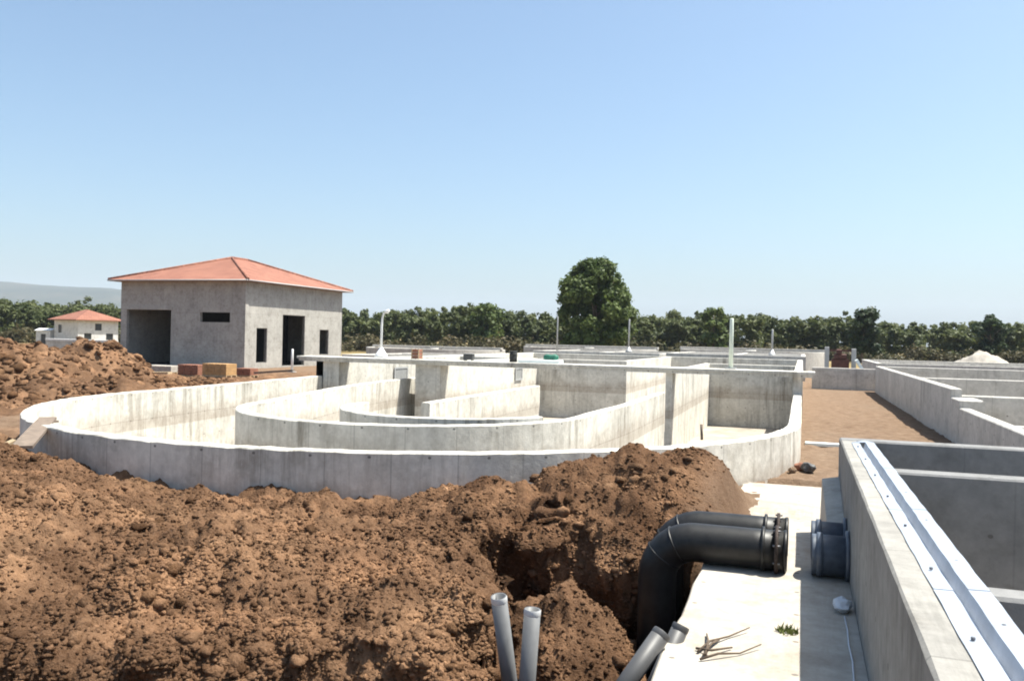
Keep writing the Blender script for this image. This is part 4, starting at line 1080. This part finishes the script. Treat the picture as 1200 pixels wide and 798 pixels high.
def wood():
    Vs = []; nt = 0
    prof_x = [-150, 0, 60, 140, 400, 450, 500, 540, 600, 640, 750, 800, 860, 930, 970, 1050, 1100, 1200, 1400]
    prof_y = [346, 350, 356, 356, 363, 366, 364, 360, 364, 368, 370, 369, 368, 372, 372, 380, 379, 380, 384]
    for Z, dn in ((176, 0), (190, 0), (206, 1.0), (224, 1.5), (245, 2)):
        px = -190
        while px < 1420:
            px += rng.uniform(9, 17)
            x, y, zt = on_d(px, np.interp(px, prof_x, prof_y) + rng.normal() * 3.2 + (5 if Z < 180 else 0) - dn * .4, Z)
            x += rng.normal() * 1.2; y += rng.normal() * 2
            w = rng.uniform(4.2, 7.5); n = 1000 if Z < 200 else 560
            cs, rs = crown_lobes(zt, w, .1, 16)
            q = leaves(cs, rs, n, .37); q[:, 0] += x; q[:, 1] += y; Vs.append(q); nt += n
    o = mesh_np('wood', np.concatenate(Vs), quads(nt), M['leaf_wood'])
    tag(o, 'dense dark green wood closing off the site at the horizon', 'wood', kind='stuff')
    Vs = []; nt = 0
    px = -190
    while px < 1420:
        px += rng.uniform(6, 15)
        Z = rng.uniform(158, 176); x, y, _ = on_d(px, 400, Z); h = rng.uniform(1.5, 4.2); w = rng.uniform(3, 6)
        n = 300
        q = leaves([(0, 0, h * .4), (w * .3, 0, h * .35), (-w * .3, .3, h * .3)], [(w * .35, w * .35, h * .55)] * 3, n, .33)
        q[:, 0] += x; q[:, 1] += y; q[:, 2] = np.abs(q[:, 2]); Vs.append(q); nt += n
    o = mesh_np('scrub', np.concatenate(Vs), quads(nt), M['leaf_scrub'])
    tag(o, 'low olive brown scrub along the foot of the wood', 'scrub', kind='stuff')
wood()

# ------------------------------------------------------------------ hills
def hills():
    m, nt, b = new_mat('dry_hillside')
    pos = nt.nodes.new('ShaderNodeNewGeometry').outputs['Position']
    c = ramp(nt, noise(nt, pos, .004, 6, .65), [(0.35, (.02, .028, .018)), (.5, (.036, .042, .028)), (.68, (.07, .062, .045))])
    nt.links.new(c, b.inputs['Base Color']); b.inputs['Roughness'].default_value = 1
    na, nr = 160, 24
    px = np.linspace(-1400, 470, na); f = np.linspace(0, 1, nr)
    top = np.interp(px, [-1400, -700, -200, 0, 60, 135, 250, 400, 470], [330, 300, 318, 327, 331, 338, 366, 386, 396])
    V = np.zeros((nr, na, 3))
    for i in range(nr):
        d = 3300 + 2600 * f[i]
        X = (px - 600) / F * d; x, y = cam2w(X, d)
        hmax = (hy(px) - top) * 4400 / F + CAMZ
        s = math.sin(math.pi * min(1, f[i] / .84)) if f[i] < .84 else 0
        z = hmax * s * (1 + .25 * fbm(x * .0012, y * .0012, 3, 4) * (1 - s * .6)) - 8
        V[i, :, 0] = x; V[i, :, 1] = y; V[i, :, 2] = z
    i, j = np.meshgrid(np.arange(nr - 1), np.arange(na - 1), indexing='ij')
    Fq = np.stack([i * na + j, i * na + j + 1, (i + 1) * na + j + 1, (i + 1) * na + j], -1).reshape(-1, 4)
    o = mesh_np('hills', V.reshape(-1, 3), Fq, m, smooth=True); tag(o, kind='structure')
hills()

# haze: one closed box of thin even air round the camera and the scene
HAZE = True
if HAZE:
    m = bpy.data.materials.new('air'); m.use_nodes = True; nt = m.node_tree; nt.nodes.clear()
    out = nt.nodes.new('ShaderNodeOutputMaterial'); vo = nt.nodes.new('ShaderNodeVolumePrincipled')
    vo.inputs['Color'].default_value = (.78, .87, 1, 1); vo.inputs['Density'].default_value = 0.00010; vo.inputs['Anisotropy'].default_value = 0.0
    nt.links.new(vo.outputs[0], out.inputs['Volume'])
    o = MB().box(-9300, 9300, -9300, 9300, -60, 420).build('haze', m); tag(o, kind='stuff')

# ------------------------------------------------------------------ light, camera, render settings
EL, ROT = R(64.2), R(60)
sd = Vector((math.cos(EL) * math.sin(ROT), math.cos(EL) * math.cos(ROT), math.sin(EL)))
L = bpy.data.lights.new('sun', 'SUN'); L.energy = 5.0; L.angle = R(.53); L.color = (1, .965, .87)
so = bpy.data.objects.new('sun', L); col.objects.link(so); so.rotation_euler = sd.to_track_quat('Z', 'Y').to_euler(); so.location = (0, 0, 60)
w = bpy.data.worlds.new('World'); scene.world = w; w.use_nodes = True; nt = w.node_tree
sky = nt.nodes.new('ShaderNodeTexSky'); sky.sky_type = 'NISHITA'; sky.sun_disc = False
sky.sun_elevation = EL; sky.sun_rotation = ROT; sky.air_density = 1.0; sky.dust_density = 2.8; sky.ozone_density = 3.6; sky.altitude = 100
bg = nt.nodes['Background']; bg.inputs[1].default_value = 0.09; nt.links.new(mixc(nt, 1.0, sky.outputs[0], (.97, 1.045, 1.0), 'MULTIPLY'), bg.inputs[0])   # slightly greener daylight balance

cam = bpy.data.cameras.new('camera'); cam.sensor_width = 36; cam.lens = 36 * F / 1200; cam.clip_start = .1; cam.clip_end = 20000
co = bpy.data.objects.new('camera', cam); col.objects.link(co)
co.matrix_world = Matrix.Translation((0, 0, CAMZ)) @ Matrix.Rotation(R(YAW), 4, 'Z') @ Matrix.Rotation(R(90 - .17), 4, 'X') @ Matrix.Rotation(R(1.26), 4, 'Z')
scene.camera = co
scene.render.engine = 'CYCLES'
scene.view_settings.view_transform = 'Standard'; scene.view_settings.look = 'None'
scene.view_settings.exposure = 1.15; scene.view_settings.gamma = 1
scene.cycles.filter_width = 1.9; scene.cycles.max_bounces = 6; scene.cycles.volume_bounces = 0
